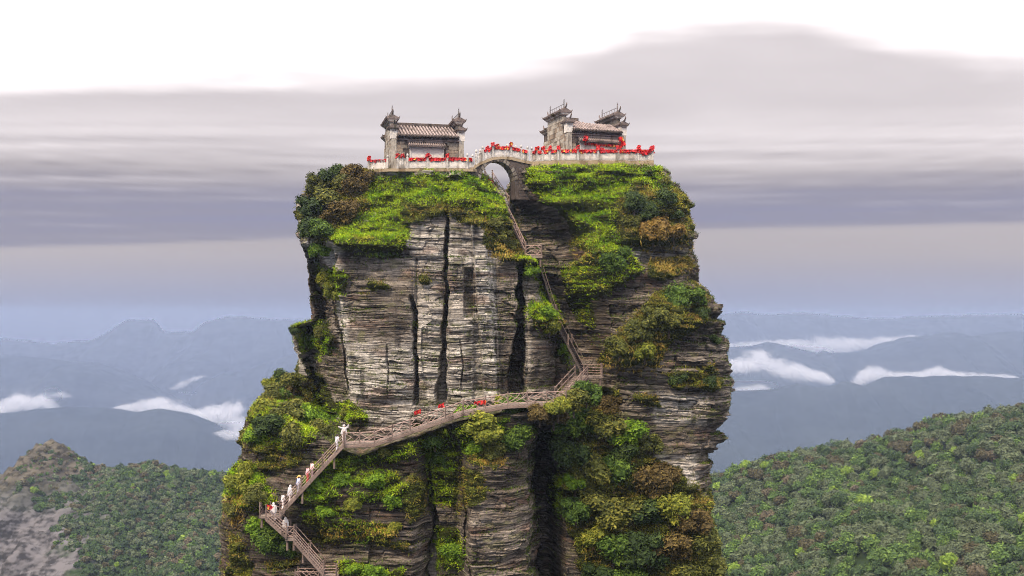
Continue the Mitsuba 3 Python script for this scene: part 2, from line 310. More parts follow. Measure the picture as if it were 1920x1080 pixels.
def f_base(px, py):
    g = -1.2 * (1 - sst(700, 900, py)) * (1 - sst(560, 640, px))
    g = g - 3.0 * sst(770, 800, px) * (1 - sst(850, 880, px)) * sst(790, 850, py)
    g = g + crack(px, py, [(800, 800), (800, 900), (812, 1000), (806, 1090)], [(800, 6), (1000, 9), (1090, 14)], 3.0, 850, 1200)
    g = g + crack(px, py, [(862, 850), (872, 950), (880, 1090)], 5, 1.0, 850, 1200)
    g = g + 1.4 * sst(868, 890, px) * (1 - sst(992, 1002, px)) * sst(850, 880, py)
    g = g - 5.5 * sst(996, 1004, px) * sst(780, 830, py)
    g = g - 1.2 * np.exp(-((py - 915) / 24) ** 2) * sst(560, 600, px) * (1 - sst(480, 440, px)) * 0 - 1.5 * sst(520, 560, px) * (1 - sst(590, 640, px)) * np.exp(-((py - 1020) / 26) ** 2)
    for (x, y, rx, ry, a) in ((640, 930, 120, 40, 1.0), (650, 1035, 110, 18, -1.0), (690, 860, 60, 22, -.9), (500, 880, 40, 26, -.6), (480, 1000, 50, 40, .9)):
        g = g + a * np.exp(-((px - x) / rx) ** 2 - ((py - y) / ry) ** 2)
    return g


CL = {}
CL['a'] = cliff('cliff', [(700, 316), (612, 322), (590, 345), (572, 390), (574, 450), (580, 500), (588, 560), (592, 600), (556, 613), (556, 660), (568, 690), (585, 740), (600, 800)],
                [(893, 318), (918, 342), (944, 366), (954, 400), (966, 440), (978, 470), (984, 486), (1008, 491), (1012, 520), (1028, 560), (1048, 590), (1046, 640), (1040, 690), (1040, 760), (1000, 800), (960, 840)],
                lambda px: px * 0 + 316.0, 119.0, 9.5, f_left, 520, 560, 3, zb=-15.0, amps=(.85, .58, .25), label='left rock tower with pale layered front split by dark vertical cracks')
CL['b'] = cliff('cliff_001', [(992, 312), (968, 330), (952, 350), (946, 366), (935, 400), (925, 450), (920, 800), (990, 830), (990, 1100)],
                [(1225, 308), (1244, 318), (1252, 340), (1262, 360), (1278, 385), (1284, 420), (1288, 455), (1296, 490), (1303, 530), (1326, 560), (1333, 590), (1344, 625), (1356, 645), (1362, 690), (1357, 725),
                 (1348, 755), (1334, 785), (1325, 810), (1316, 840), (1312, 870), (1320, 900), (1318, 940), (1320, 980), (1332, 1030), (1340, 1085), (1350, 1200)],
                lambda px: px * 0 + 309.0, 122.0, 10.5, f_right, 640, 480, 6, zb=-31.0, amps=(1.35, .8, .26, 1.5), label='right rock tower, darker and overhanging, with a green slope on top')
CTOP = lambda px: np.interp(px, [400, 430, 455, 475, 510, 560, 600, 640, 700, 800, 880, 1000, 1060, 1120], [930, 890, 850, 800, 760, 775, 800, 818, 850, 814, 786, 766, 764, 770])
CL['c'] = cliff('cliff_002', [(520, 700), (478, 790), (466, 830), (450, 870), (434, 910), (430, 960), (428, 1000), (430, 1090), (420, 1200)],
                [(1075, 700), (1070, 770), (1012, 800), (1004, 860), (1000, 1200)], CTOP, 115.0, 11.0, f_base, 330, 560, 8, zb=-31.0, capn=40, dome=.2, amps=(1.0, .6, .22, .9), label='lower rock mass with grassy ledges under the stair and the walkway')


# ------------------------------------------------------------------ plants on the cliff
def rgbv(*c): return {'type': 'mesh_attribute', 'name': 'vertex_color'}


scene['foliage'] = {'type': 'twosided', 'b': {'type': 'principled', 'base_color': rgbv(), 'roughness': .75, 'specular': .15}}
ALLP = np.concatenate([CL[k][0] for k in 'abc']); _o = np.cumsum([0] + [len(CL[k][0]) for k in 'abc'])
ALLF = np.concatenate([CL[k][1] + o for k, o in zip('abc', _o)])
FC = ALLP[ALLF].mean(1)
FN = np.cross(ALLP[ALLF[:, 1]] - ALLP[ALLF[:, 0]], ALLP[ALLF[:, 2]] - ALLP[ALLF[:, 0]]); FA = np.linalg.norm(FN, axis=1) / 2; FN /= FA[:, None] * 2 + 1e-12
FN *= np.where((FN[:, 1] > .15) & (FC[:, 1] < 112), -1, 1)[:, None]
FPX, FPY = CX + FC[:, 0] / FC[:, 1] * F, HY - FC[:, 2] / FC[:, 1] * F
_pw = np.interp(FPX, [648, 703, 868, 950, 1058], [830, 828, 771, 757, 752])
FSEE = ~((np.abs(FPY - _pw) < 27) & (FPX > 640) & (FPX < 1062) & (FC[:, 1] < 111)) & (FPX > 380) & (FPX < 1400) & (FPY > 280) & (FPY < 1110) & (FC[:, 1] < 121)
DEP = np.full((EH, EW), 1e3)
_q = np.concatenate([ALLP, FC]); _i, _j = ((HY - _q[:, 2] / _q[:, 1] * F) / 2).astype(int), ((CX + _q[:, 0] / _q[:, 1] * F) / 2).astype(int)
_k = (_i >= 0) & (_i < EH) & (_j >= 0) & (_j < EW)
np.minimum.at(DEP, (_i[_k], _j[_k]), _q[_k, 1])


def depth(px, py, r=3):
    i, j = int(py / 2), int(px / 2)
    w = DEP[max(i - r, 0):i + r + 1, max(j - r, 0):j + r + 1]; w = w[w < 900]
    return float(np.median(w)) if len(w) else 118.0


def unit(v): return v / (np.linalg.norm(v, axis=-1, keepdims=True) + 1e-12)


def pick_faces(weight, n, r):
    p = weight / weight.sum()
    return r.choice(len(p), n, p=p)


def blades(pos, nrm, length, width, colour, r, up=.6, spread=.7, droop=.35):
    """One bent grass blade of two triangles per point."""
    n = len(pos)
    d = unit(nrm + np.array([0, 0, up]) + spread * r.normal(size=(n, 3)))
    side = unit(np.cross(d, r.normal(size=(n, 3)))) * (width / 2)[:, None]
    mid = pos + d * (length * .55)[:, None]
    tip = mid + unit(d + np.array([0, 0, -1.]) * droop * 2) * (length * .5)[:, None]
    b = pos - nrm * .05
    v = np.stack([b - side, b + side, mid + side * .8, mid - side * .8, tip], 1).reshape(-1, 3)
    k = np.arange(n)[:, None] * 5
    f = np.concatenate([k + [0, 1, 2], k + [0, 2, 3], k + [3, 2, 4]])
    c = np.repeat(colour, 5, 0)
    return v, f, c


def join(parts):
    V, Fc, C, o = [], [], [], 0
    for v, f, c in parts:
        V.append(v); Fc.append(f + o); C.append(c); o += len(v)
    return np.concatenate(V), np.concatenate(Fc), np.concatenate(C)


def palette(cols, pos, r, scale, jit=.25):
    cols = np.array(cols); k = len(cols)
    t = np.clip((FB(pos[:, 0] / scale, pos[:, 1] / scale, pos[:, 2] / scale * 1.3, 3, 31) - .25) / .5, 0, .999) * (k - 1) + .5 * r.normal(size=len(pos)) * .6
    t = np.clip(t, 0, k - 1.001); i = t.astype(int); w = (t - i)[:, None]
    return (cols[i] * (1 - w) + cols[i + 1] * w) * np.exp(jit * r.normal(size=(len(pos), 1)))


def put(name, vfc, bsdf='foliage', **lab):
    v, f, c = vfc
    scene[name] = mikit.ply((v, f), bsdf, color=c)
    if lab: labels[name] = lab


P_BRIGHT = [(.05, .10, .010), (.13, .25, .010), (.23, .37, .012), (.32, .40, .018), (.18, .32, .012), (.34, .34, .03)]
P_OLIVE = [(.05, .06, .016), (.12, .14, .02), (.22, .22, .03), (.19, .12, .035), (.14, .17, .02), (.26, .25, .03)]
P_OCHRE = [(.20, .13, .03), (.30, .20, .04), (.33, .26, .06), (.22, .10, .03)]
P_MOSS = [(.03, .045, .012), (.06, .085, .015), (.09, .14, .018), (.10, .085, .03)]
OCHRE = [[(900, 835), (945, 840), (948, 872), (905, 872)], [(1225, 488), (1292, 486), (1296, 512), (1225, 512)], [(1185, 640), (1245, 625), (1240, 690), (1180, 690)], [(918, 455), (965, 462), (962, 486), (920, 486)],
         [(1130, 676), (1245, 672), (1245, 696), (1130, 696)], [(1100, 1005), (1140, 1010), (1130, 1050), (1100, 1045)], [(1200, 430), (1290, 435), (1290, 470), (1200, 470)], [(1000, 606), (1052, 604), (1050, 624), (1004, 624)],
         [(600, 985), (750, 985), (750, 1008), (610, 1010)], [(1080, 470), (1130, 476), (1110, 500), (1080, 490)], [(430, 930), (470, 930), (450, 990), (430, 990)]]
MC = raster(OCHRE)
_w = 46 * (FB(FC[:, 0] / 2.6, FC[:, 2] / 1.9, FC[:, 1] / 2.6, 4, 7) - .5)
WG, WO, WC = look(MG, FPX + _w, FPY + _w), look(MO, FPX + _w, FPY - _w), look(MC, FPX + _w * .5, FPY)
UPW = np.clip(FN[:, 2] + .25, 0.03, 1)
for nm, wgt, n, pal, ln, wd, dr_, lab in (
        ('grass', WG, 150000, P_BRIGHT, .27, .06, .3, 'bright green grass and moss carpeting the slopes and ledges of the rock towers'),
        ('grass_001', WO * (1 - .5 * WG), 110000, P_OLIVE, .28, .06, .4, 'olive and brown tussock grass on the rough ledges of the rock towers'),
        ('grass_002', WC, 8000, P_OCHRE, .55, .06, .9, 'long dry ochre grass hanging over the rock ledges')):
    q = pick_faces(wgt * FA * UPW * FSEE + 1e-12, n, rng)
    p = FC[q] + rng.normal(size=(n, 3)) * .05
    put(nm, blades(p, unit(FN[q] + [0, -.35, .1]), ln * np.exp(.3 * rng.normal(size=n)), wd * np.exp(.3 * rng.normal(size=n)), palette(pal, p, rng, 1.6), rng, droop=dr_), label=lab, category='grass', kind='stuff')
# small plants wherever a ledge faces the sky
q = pick_faces(np.clip(FN[:, 2] - .35, 0, 1) * FA * FSEE * (FB(FC[:, 0] / 3.2, FC[:, 1] / 3.2, FC[:, 2] / 1.6, 3, 71) > .43) * (1 - np.clip(WG + WO, 0, 1)) + 1e-12, 70000, rng)
p = FC[q] + rng.normal(size=(len(q), 3)) * .06
put('moss', blades(p, unit(FN[q] + [0, -.5, 0]), .2 * np.exp(.35 * rng.normal(size=len(q))), np.full(len(q), .06), palette(P_MOSS, p, rng, 1.2), rng), label='dark moss and small plants growing in the rock joints', category='moss', kind='stuff')


def crown(r, n, lobes, leaf, flat=.85, tight=False, core=.78):
    """Leaf clusters over several lobes: (vertices, faces, a 0..1 number for each leaf). About unit radius."""
    c = unit(r.normal(size=(lobes, 3)))
    if tight: c *= .42; R = .46 + .1 * r.random(lobes)
    else: c *= .30 + .55 * r.random((lobes, 1)) ** .7; R = .20 + .22 * r.random(lobes); c[0] = 0; R[0] = .5
    c[:, 2] = c[:, 2] * .75 + .05
    w = R ** 2 / (R ** 2).sum(); k = r.choice(lobes, n, p=w)
    d = unit(r.normal(size=(n, 3)) + [0, 0, .3])
    p = c[k] + d * (R[k] * (.72 + .55 * r.random(n) ** 1.8))[:, None]
    nn = unit(d + [0, 0, .6] + .6 * r.normal(size=(n, 3)))
    a = unit(np.cross(nn, r.normal(size=(n, 3)))); b = np.cross(nn, a)
    L = (leaf * np.exp(.35 * r.normal(size=n)))[:, None]
    v = np.stack([p - a * L, p - b * L * .5 + nn * L * .15, p + a * L - nn * L * .25, p + b * L * .5 + nn * L * .15], 1).reshape(-1, 3)
    i = np.arange(n)[:, None] * 4
    f = np.concatenate([i + [0, 1, 2], i + [0, 2, 3]])
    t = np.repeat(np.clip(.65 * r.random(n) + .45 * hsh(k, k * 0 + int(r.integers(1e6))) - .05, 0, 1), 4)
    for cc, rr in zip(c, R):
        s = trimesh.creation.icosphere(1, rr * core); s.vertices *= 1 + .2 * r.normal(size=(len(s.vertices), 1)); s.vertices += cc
        f = np.concatenate([f, s.faces + len(v)]); v = np.concatenate([v, s.vertices]); t = np.concatenate([t, .45 * r.random(len(s.vertices))])  # lobe cores keep to the darker palette end: inner shade put into colour
    return v * [1, 1, flat], f, t


def tube(p0, p1, r0, r1, n=5):
    p0, p1 = np.asarray(p0, float), np.asarray(p1, float)
    d = unit(p1 - p0); a = unit(np.cross(d, [0.3, .2, 1.] if abs(d[2]) < .9 else [1., .2, 0])); b = np.cross(d, a)
    t = np.arange(n) * 2 * math.pi / n
    ring = np.cos(t)[:, None] * a + np.sin(t)[:, None] * b
    v = np.concatenate([p0 + ring * r0, p1 + ring * r1, [p0], [p1]])
    i = np.arange(n); j = (i + 1) % n
    f = np.concatenate([np.stack([i, j, j + n], 1), np.stack([i, j + n, i + n], 1), np.stack([j, i, i * 0 + 2 * n], 1), np.stack([i + n, j + n, i * 0 + 2 * n + 1], 1)])
    return v, f


def mjoin(ms):
    V, Q, o = [], [], 0
    for v, f in ms:
        V.append(v); Q.append(np.asarray(f) + o); o += len(v)
    return np.concatenate(V), np.concatenate(Q)


def trunk(r, h=1.0, rad=.06):
    ms, top = [], np.array([.05, .03, h * .55])
    ms.append(tube([0, 0, -.35], top, rad * 1.3, rad * .8))
    for _ in range(4):
        e = top + np.array([r.normal() * .28, r.normal() * .28, .25 + .2 * r.random()]) * h
        ms.append(tube(top, e, rad * .7, rad * .25))
    return mjoin(ms)


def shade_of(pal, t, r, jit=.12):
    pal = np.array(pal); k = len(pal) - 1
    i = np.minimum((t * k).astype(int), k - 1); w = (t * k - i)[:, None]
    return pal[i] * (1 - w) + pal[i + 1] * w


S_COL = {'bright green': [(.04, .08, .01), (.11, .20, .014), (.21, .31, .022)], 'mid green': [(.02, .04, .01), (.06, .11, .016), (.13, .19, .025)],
         'dark green': [(.014, .026, .01), (.032, .055, .014), (.075, .11, .022)], 'olive green': [(.028, .036, .011), (.09, .10, .02), (.20, .19, .035)],
         'yellow green': [(.07, .09, .014), (.14, .16, .02), (.29, .28, .035)], 'brownish': [(.035, .028, .012), (.09, .065, .022), (.16, .125, .035)], 'ochre': [(.10, .07, .02), (.19, .12, .03), (.25, .18, .04)]}
CK = {'G': 'bright green', 'M': 'mid green', 'D': 'dark green', 'O': 'olive green', 'Y': 'yellow green', 'B': 'brownish', 'C': 'ochre'}
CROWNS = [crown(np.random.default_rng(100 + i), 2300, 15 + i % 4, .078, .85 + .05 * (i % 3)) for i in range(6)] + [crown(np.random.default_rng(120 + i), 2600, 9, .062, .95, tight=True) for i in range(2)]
TRUNKS = [mikit.ply(trunk(np.random.default_rng(140 + i)), 'bark') for i in range(3)]
scene['bark'] = {'type': 'twosided', 'b': {'type': 'diffuse', 'reflectance': mikit.proc(lambda p, n, uv: mix((.05, .04, .03), (.13, .10, .08), noise(p.x * 9, p.y * 9, p.z * 3)))}}
SHRUBS = {   # place -> (px, py, radius, colour[, r for a tight round crown])
    'on the pillar below the walkway': [(962, 769, 31, 'M', 1), (973, 822, 34, 'M', 1), (908, 802, 36, 'Y'), (872, 778, 22, 'G'), (935, 760, 20, 'Y'), (890, 840, 20, 'G'), (925, 850, 22, 'O')],
    'in the thicket below the steep stair': [(1105, 742, 34, 'O'), (1060, 735, 18, 'Y'), (1085, 790, 36, 'M'), (1038, 775, 30, 'B'), (1130, 800, 42, 'O'), (1180, 815, 36, 'G'), (1215, 830, 26, 'O'), (1070, 850, 42, 'D'), (1110, 880, 40, 'O'),
        (1152, 885, 38, 'M', 1), (1078, 905, 24, 'G'), (1215, 905, 38, 'B'), (1246, 890, 28, 'B'), (1120, 940, 36, 'O'), (1160, 965, 44, 'O'), (1080, 955, 30, 'M'), (1208, 965, 40, 'D'), (1256, 955, 34, 'Y'), (1298, 975, 34, 'B'),
        (1108, 1010, 32, 'Y'), (1150, 1030, 38, 'M'), (1205, 1030, 44, 'D'), (1256, 1030, 42, 'B'), (1308, 1025, 38, 'O'), (1332, 1060, 28, 'O'), (1180, 1080, 36, 'M'), (1275, 1080, 36, 'O'), (1120, 1075, 30, 'D'), (1030, 820, 26, 'D'), (1172, 850, 26, 'D'), (1145, 760, 24, 'B'), (1047, 764, 25, 'Y', 0, 103.7), (1076, 752, 29, 'O', 0, 104.8), (1100, 736, 27, 'M', 0, 108.5), (1012, 776, 23, 'B', 0, 103.6), (1060, 800, 24, 'G')],
    'on the left crown of the rock': [(600, 348, 28, 'O'), (625, 328, 25, 'D'), (660, 324, 22, 'B'), (585, 388, 28, 'D'), (620, 375, 32, 'O'), (655, 355, 28, 'B'), (578, 428, 24, 'D'), (606, 430, 26, 'M'), (642, 398, 28, 'B'), (600, 465, 20, 'G'), (572, 405, 16, 'O'), (686, 334, 16, 'B'), (640, 342, 20, 'O'), (618, 410, 20, 'B')],
    'on the left edge ledge': [(612, 520, 18, 'Y'), (628, 545, 22, 'Y'), (552, 620, 11, 'D'), (577, 640, 17, 'G'), (600, 622, 15, 'O')],
    'on the left shoulder above the stair': [(532, 712, 22, 'D'), (549, 716, 22, 'O'), (514, 722, 18, 'Y'), (512, 740, 26, 'O'), (556, 738, 26, 'B'), (490, 765, 22, 'Y'), (540, 775, 32, 'O'), (505, 800, 30, 'D'), (570, 785, 32, 'G'), (600, 805, 22, 'O'), (478, 822, 20, 'G'), (545, 820, 28, 'O'), (650, 772, 15, 'Y'), (525, 745, 20, 'M')],
    'beside the lower stair landing': [(450, 905, 24, 'Y'), (476, 930, 24, 'O'), (438, 960, 20, 'O'), (505, 1012, 34, 'M', 1), (484, 990, 24, 'G'), (532, 1030, 24, 'M'), (466, 880, 16, 'Y')],
    'on the right crown of the rock': [(1190, 378, 22, 'D', 1), (1250, 376, 24, 'D', 1), (1216, 398, 25, 'D', 1), (1270, 402, 16, 'D'), (1182, 420, 20, 'O'), (1226, 430, 28, 'C'), (1264, 436, 20, 'C'), (1150, 492, 24, 'M'), (1170, 472, 14, 'M'), (1245, 342, 14, 'O')],
    'on the right brow of the rock': [(1268, 562, 32, 'M', 1), (1232, 592, 28, 'O'), (1302, 560, 24, 'M'), (1318, 588, 16, 'D'), (1195, 620, 26, 'O'), (1255, 606, 26, 'O'), (1162, 650, 24, 'O'), (1210, 655, 24, 'Y'), (1340, 638, 13, 'D'), (1270, 712, 18, 'D'), (1330, 716, 14, 'D')],
    'beside the steep stair': [(996, 508, 15, 'G'), (1022, 590, 20, 'G'), (1030, 612, 18, 'Y'), (940, 440, 18, 'O'), (958, 462, 16, 'O'), (1058, 655, 12, 'G'), (930, 420, 16, 'O')],
    'on the ledges under the walkway': [(590, 910, 20, 'G'), (640, 900, 18, 'G'), (700, 905, 22, 'G'), (735, 940, 18, 'G'), (660, 945, 18, 'Y'), (610, 960, 18, 'G'), (740, 990, 14, 'Y'), (815, 825, 20, 'M'), (825, 860, 16, 'M'), (840, 1035, 20, 'G'), (700, 1075, 24, 'G'), (660, 1070, 18, 'G'), (720, 848, 12, 'O')]}
nshrub = 0
PLACES = ['low', 'leaning', 'broad', 'loose', 'ragged', 'dense', 'small', 'spreading', 'bushy', 'tall']
for place, lst in SHRUBS.items():
    seen = {}
    for k, e in enumerate(lst):
        px, py, rr, cc = e[:4]; rnd_ = len(e) > 4 and e[4] == 1
        key = 'shrub' + ('_%03d' % nshrub if nshrub else ''); nshrub += 1
        Y = e[5] if len(e) > 5 else depth(px, py) - .25 * rr / 18; R = rr / F * Y * 1.12
        c0 = at(px, py, Y)
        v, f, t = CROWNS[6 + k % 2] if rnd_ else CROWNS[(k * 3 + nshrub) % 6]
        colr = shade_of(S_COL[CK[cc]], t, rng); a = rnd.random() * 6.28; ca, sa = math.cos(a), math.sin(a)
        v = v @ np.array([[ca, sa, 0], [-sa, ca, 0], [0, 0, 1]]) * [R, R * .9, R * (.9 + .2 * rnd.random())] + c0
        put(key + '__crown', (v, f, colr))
        scene[key + '__trunk'] = {**TRUNKS[k % 3], 'to_world': T().translate([c0[0], c0[1] + .3 * R, c0[2] - R * .7]).scale(R * .9)}
        seen.setdefault((cc, rnd_), []).append((key, px, py))
    for (cc, rnd_), ks in seen.items():
        order = sorted(ks, key=lambda q: q[1])
        for i, (key, px, py) in enumerate(order):
            word = ('tightly rounded ' if rnd_ else '') + CK[cc]
            pos = '' if len(order) == 1 else (['leftmost', 'rightmost'][i] if len(order) == 2 else 'leftmost' if i == 0 else 'rightmost' if i == len(order) - 1 else ['second', 'third', 'fourth', 'fifth', 'sixth', 'seventh', 'eighth', 'ninth'][i - 1] + ' from the left') + ' '
            labels[key] = {'label': f'{word} shrub {place}' + (f', {pos.strip()}' if pos else ''), 'category': 'shrub', 'group': 'shrubs growing on the rock towers'}

# ------------------------------------------------------------------ built things: materials and helpers
def stone_proc(a, b, stain, k=1.0):
    def fn(p, n, uv):
        c = mix(a, b, fbm(p.x * 1.3 * k, p.y * 1.3 * k, p.z * 1.3 * k, 4))
        c = mix(c, stain, .8 * smoothstep(.52, .72, fbm(p.x * 2.1 + 7, p.y * 2.1, p.z * .6, 4)))
        return c * (.82 + .36 * noise(p.x * 14, p.y * 14, p.z * 14))
    return {'type': 'twosided', 'b': {'type': 'diffuse', 'reflectance': mikit.proc(fn)}}


scene['marble'] = stone_proc((.33, .32, .31), (.49, .475, .46), (.17, .155, .135))
scene['plaster'] = stone_proc((.46, .44, .42), (.60, .58, .56), (.27, .23, .20))
scene['masonry'] = stone_proc((.13, .115, .098), (.26, .235, .205), (.06, .052, .046))
scene['masonry_pale'] = stone_proc((.24, .22, .19), (.40, .375, .335), (.13, .115, .098))
scene['masonry_warm'] = stone_proc((.16, .125, .10), (.28, .235, .19), (.08, .065, .055))
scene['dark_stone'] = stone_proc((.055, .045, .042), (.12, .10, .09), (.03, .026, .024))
scene['tile'] = stone_proc((.085, .068, .066), (.20, .165, .155), (.05, .05, .035))
scene['tile_pale'] = stone_proc((.18, .145, .137), (.30, .25, .238), (.08, .065, .058))
scene['terrace_stone'] = stone_proc((.22, .17, .11), (.36, .295, .21), (.12, .085, .05))
scene['rail_stone'] = stone_proc((.13, .098, .084), (.225, .172, .15), (.07, .055, .047))
scene['branch_stone'] = stone_proc((.27, .185, .162), (.40, .30, .265), (.17, .11, .095))
scene['step_stone'] = stone_proc((.15, .12, .104), (.26, .215, .188), (.08, .065, .056))
scene['red_cloth'] = {'type': 'twosided', 'b': {'type': 'principled', 'base_color': rgbv(), 'roughness': .6, 'specular': .2}}


def obox(c, ax, hs, top=1.0):
    """Box about c, rows of ax its axes, half sizes hs; top narrows its upper face."""
    v = np.array([[x, y, z] for x in (-1, 1) for y in (-1, 1) for z in (-1, 1)], float)
    v[:, :2] *= np.where(v[:, 2:3] > 0, top, 1.0)
    f = np.array([[0, 1, 3], [0, 3, 2], [4, 6, 7], [4, 7, 5], [0, 4, 5], [0, 5, 1], [2, 3, 7], [2, 7, 6], [0, 2, 6], [0, 6, 4], [1, 5, 7], [1, 7, 3]])
    return np.asarray(c, float) + (v * np.asarray(hs)) @ np.asarray(ax, float), f


def cbox(c, ax, hs, ch=.02):
    """Box with chamfered edges (convex hull of three boxes)."""
    import manifold3d as m3
    hs = np.asarray(hs, float); pts = []
    for k in range(3):
        h = hs - ch; h[k] = hs[k]
        pts.append(np.array([[x, y, z] for x in (-1, 1) for y in (-1, 1) for z in (-1, 1)], float) * h)
    m = m3.Manifold.hull_points(np.concatenate(pts)).to_mesh()
    return np.asarray(c, float) + m.vert_properties[:, :3] @ np.asarray(ax, float), m.tri_verts


def extrude(poly, depth):
    """Polygon in x-z, extruded along +y."""
    m = trimesh.creation.extrude_polygon(sg.Polygon(poly), depth, engine='earcut')
    v = np.array(m.vertices); return np.stack([v[:, 0], v[:, 2], v[:, 1]], 1), np.array(m.faces)[:, ::-1]


COUNT = {}


def key_of(base):
    n = COUNT.get(base, 0); COUNT[base] = n + 1
    return base + ('_%03d' % n if n else '')


def add(parent, part, vf, bsdf, smooth=False, M=None):
    k = key_of(parent + '__' + part)
    v, f = vf
    if M is not None: v = v @ M[:3, :3].T + M[:3, 3]
    scene[k] = mikit.ply((v, f), bsdf, smooth=smooth)
    return k


def thing(base, label, cat, group=None, kind=None):
    k = key_of(base); labels[k] = {'label': label, 'category': cat}
    if group: labels[k]['group'] = group
    if kind: labels[k]['kind'] = kind
    return k


def frame(o, yaw):
    c, s_ = math.cos(math.radians(yaw)), math.sin(math.radians(yaw))
    M = np.eye(4); M[:3, :3] = np.array([[c, -s_, 0], [s_, c, 0], [0, 0, 1.]]); M[:3, 3] = o
    return M


I3 = np.eye(3)
XZ = np.array([[1., 0, 0], [0, 1, 0], [0, 0, 1]])


# ------------------------------------------------------------------ terraces
ZL, ZR = 15.2, 16.35


def terrace(name, pts, z, th, label, course=True):
    key = thing(name, label, 'terrace')
    g = sg.Polygon([p[:2] for p in pts])
    m = trimesh.creation.extrude_polygon(g, th, engine='earcut'); m.apply_translation([0, 0, z - th])
    add(key, 'slab', (np.array(m.vertices), np.array(m.faces)), 'terrace_stone')
    q = g.buffer(-.9, join_style=2)
    m = trimesh.creation.extrude_polygon(q, 4.0, engine='earcut'); m.apply_translation([0, 0, z - th - 4.002])
    add(key, 'base', (np.array(m.vertices), np.array(m.faces)), 'masonry')
    ring = np.array(g.exterior.coords)[:-1]
    for a, b in zip(ring, np.roll(ring, -1, 0)):     # facing stones under the slab along the sides in view
        d = b - a; L = np.hypot(*d); d = d / L; nrm = np.array([d[1], -d[0]])
        if nrm[1] > -.2 or L < .5: continue
        for row in range(1 if z > 16 else 0):
            x = 0
            while x < L - .05:
                w = min(.6 + .7 * rnd.random(), L - x)
                c = np.append(a + d * (x + w / 2) - nrm * (.10 - .03 * rnd.random()), z - th - .16 - .31 * row)
                add(key, 'stone', cbox(c, np.array([[d[0], d[1], 0], [nrm[0], nrm[1], 0], [0, 0, 1]]), [w / 2 - .012, .14, .145], .02), rnd.choice(['masonry_pale', 'marble', 'masonry_warm']))
                x += w
    return key


TL = [(-15.6, 114.6), (-13.1, 113.0), (-4.05, 113.0), (-3.3, 114.6), (-3.3, 124.5), (-14.4, 124.5)]
TR = [(1.75, 116.0), (5.0, 115.0), (15.3, 115.0), (15.3, 125.0), (1.75, 125.0)]
terrace('terrace', TL, ZL, .30, 'left stone terrace on the rock tower carrying the smaller looking temple')
terrace('terrace_001', TR, ZR, .55, 'right stone terrace with a thick brown edge at the top of the green slope')


# ------------------------------------------------------------------ balustrades with red ribbons
RED = [(.34, .008, .012), (.46, .012, .016), (.55, .03, .03), (.22, .006, .012)]


def ribbons(label, a, b, n, drop, r, fat=.16, sag=0.0):
    """A bundle of knotted cloth strips along the line a-b."""
    a, b = np.asarray(a, float), np.asarray(b, float); d = unit(b - a); L = np.linalg.norm(b - a)
    side = unit(np.cross(d, [0, 0, 1.]))
    parts = []
    for _ in range(n):
        t = r.random(); p = a + (b - a) * t + [0, 0, -sag * 4 * t * (1 - t)] + side * fat * (r.random() - .5) * 1.6 + [0, 0, fat * .9 * (r.random() - .35)]
        w, l = .05 + .07 * r.random(), drop * (.35 + .75 * r.random())
        u = unit(d * r.normal() + side * r.normal() * .8 + [0, 0, .1]); q = unit(np.array([r.normal() * .25, r.normal() * .25, -1.]) + side * .3 * r.normal())
        kink = u * .04
        pts = [p + side * .02, p + q * l * .4 + kink, p + q * l * .75 - kink, p + q * l]
        v = np.concatenate([[x - u * w, x + u * w] for x in pts]); k = np.arange(3)[:, None] * 2
        f = np.concatenate([k + [0, 1, 3], k + [0, 3, 2]])
        c = np.array(RED)[r.integers(4)] * (.8 + .4 * r.random())
        if r.random() < .05: c = np.array([.6, .35, .05])
        parts.append((v, f, np.repeat(c[None], 8, 0)))
    for k in range(max(2, int(L / .12))):                     # the knots
        t = (k + r.random()) / max(2, int(L / .12)); s_ = trimesh.creation.icosphere(1, fat * (.5 + .45 * r.random()))
        v = s_.vertices * (1 + .25 * r.normal(size=(len(s_.vertices), 1))) * [1.2, 1, .8] + a + (b - a) * t + [0, 0, -sag * 4 * t * (1 - t) + .02 * r.normal()] + side * .04 * r.normal()
        parts.append((v, s_.faces, np.repeat((np.array(RED)[r.integers(4)] * .9)[None], len(v), 0)))
    key = thing('red_ribbons', label, 'ribbons', 'red prayer ribbons tied on the terraces')
    put(key, join(parts), 'red_cloth')


FIN = None


def finial(r=.13, h=.46):
    """A carved lotus bud on a neck."""
    prof = np.array([[.0, 0], [.75, 0], [.8, .06], [.55, .14], [.62, .2], [1.0, .38], [1.02, .55], [.8, .78], [.4, .93], [0, 1.]])
    n = 8; t = np.arange(n) * 2 * math.pi / n
    v = np.concatenate([np.stack([np.cos(t) * p[0] * r, np.sin(t) * p[0] * r, t * 0 + p[1] * h], 1) for p in prof])
    i = np.arange(n); j = (i + 1) % n; f = []
    for k in range(len(prof) - 1): f += [np.stack([i, j, j + n], 1) + k * n, np.stack([i, j + n, i + n], 1) + k * n]
    return v, np.concatenate(f)


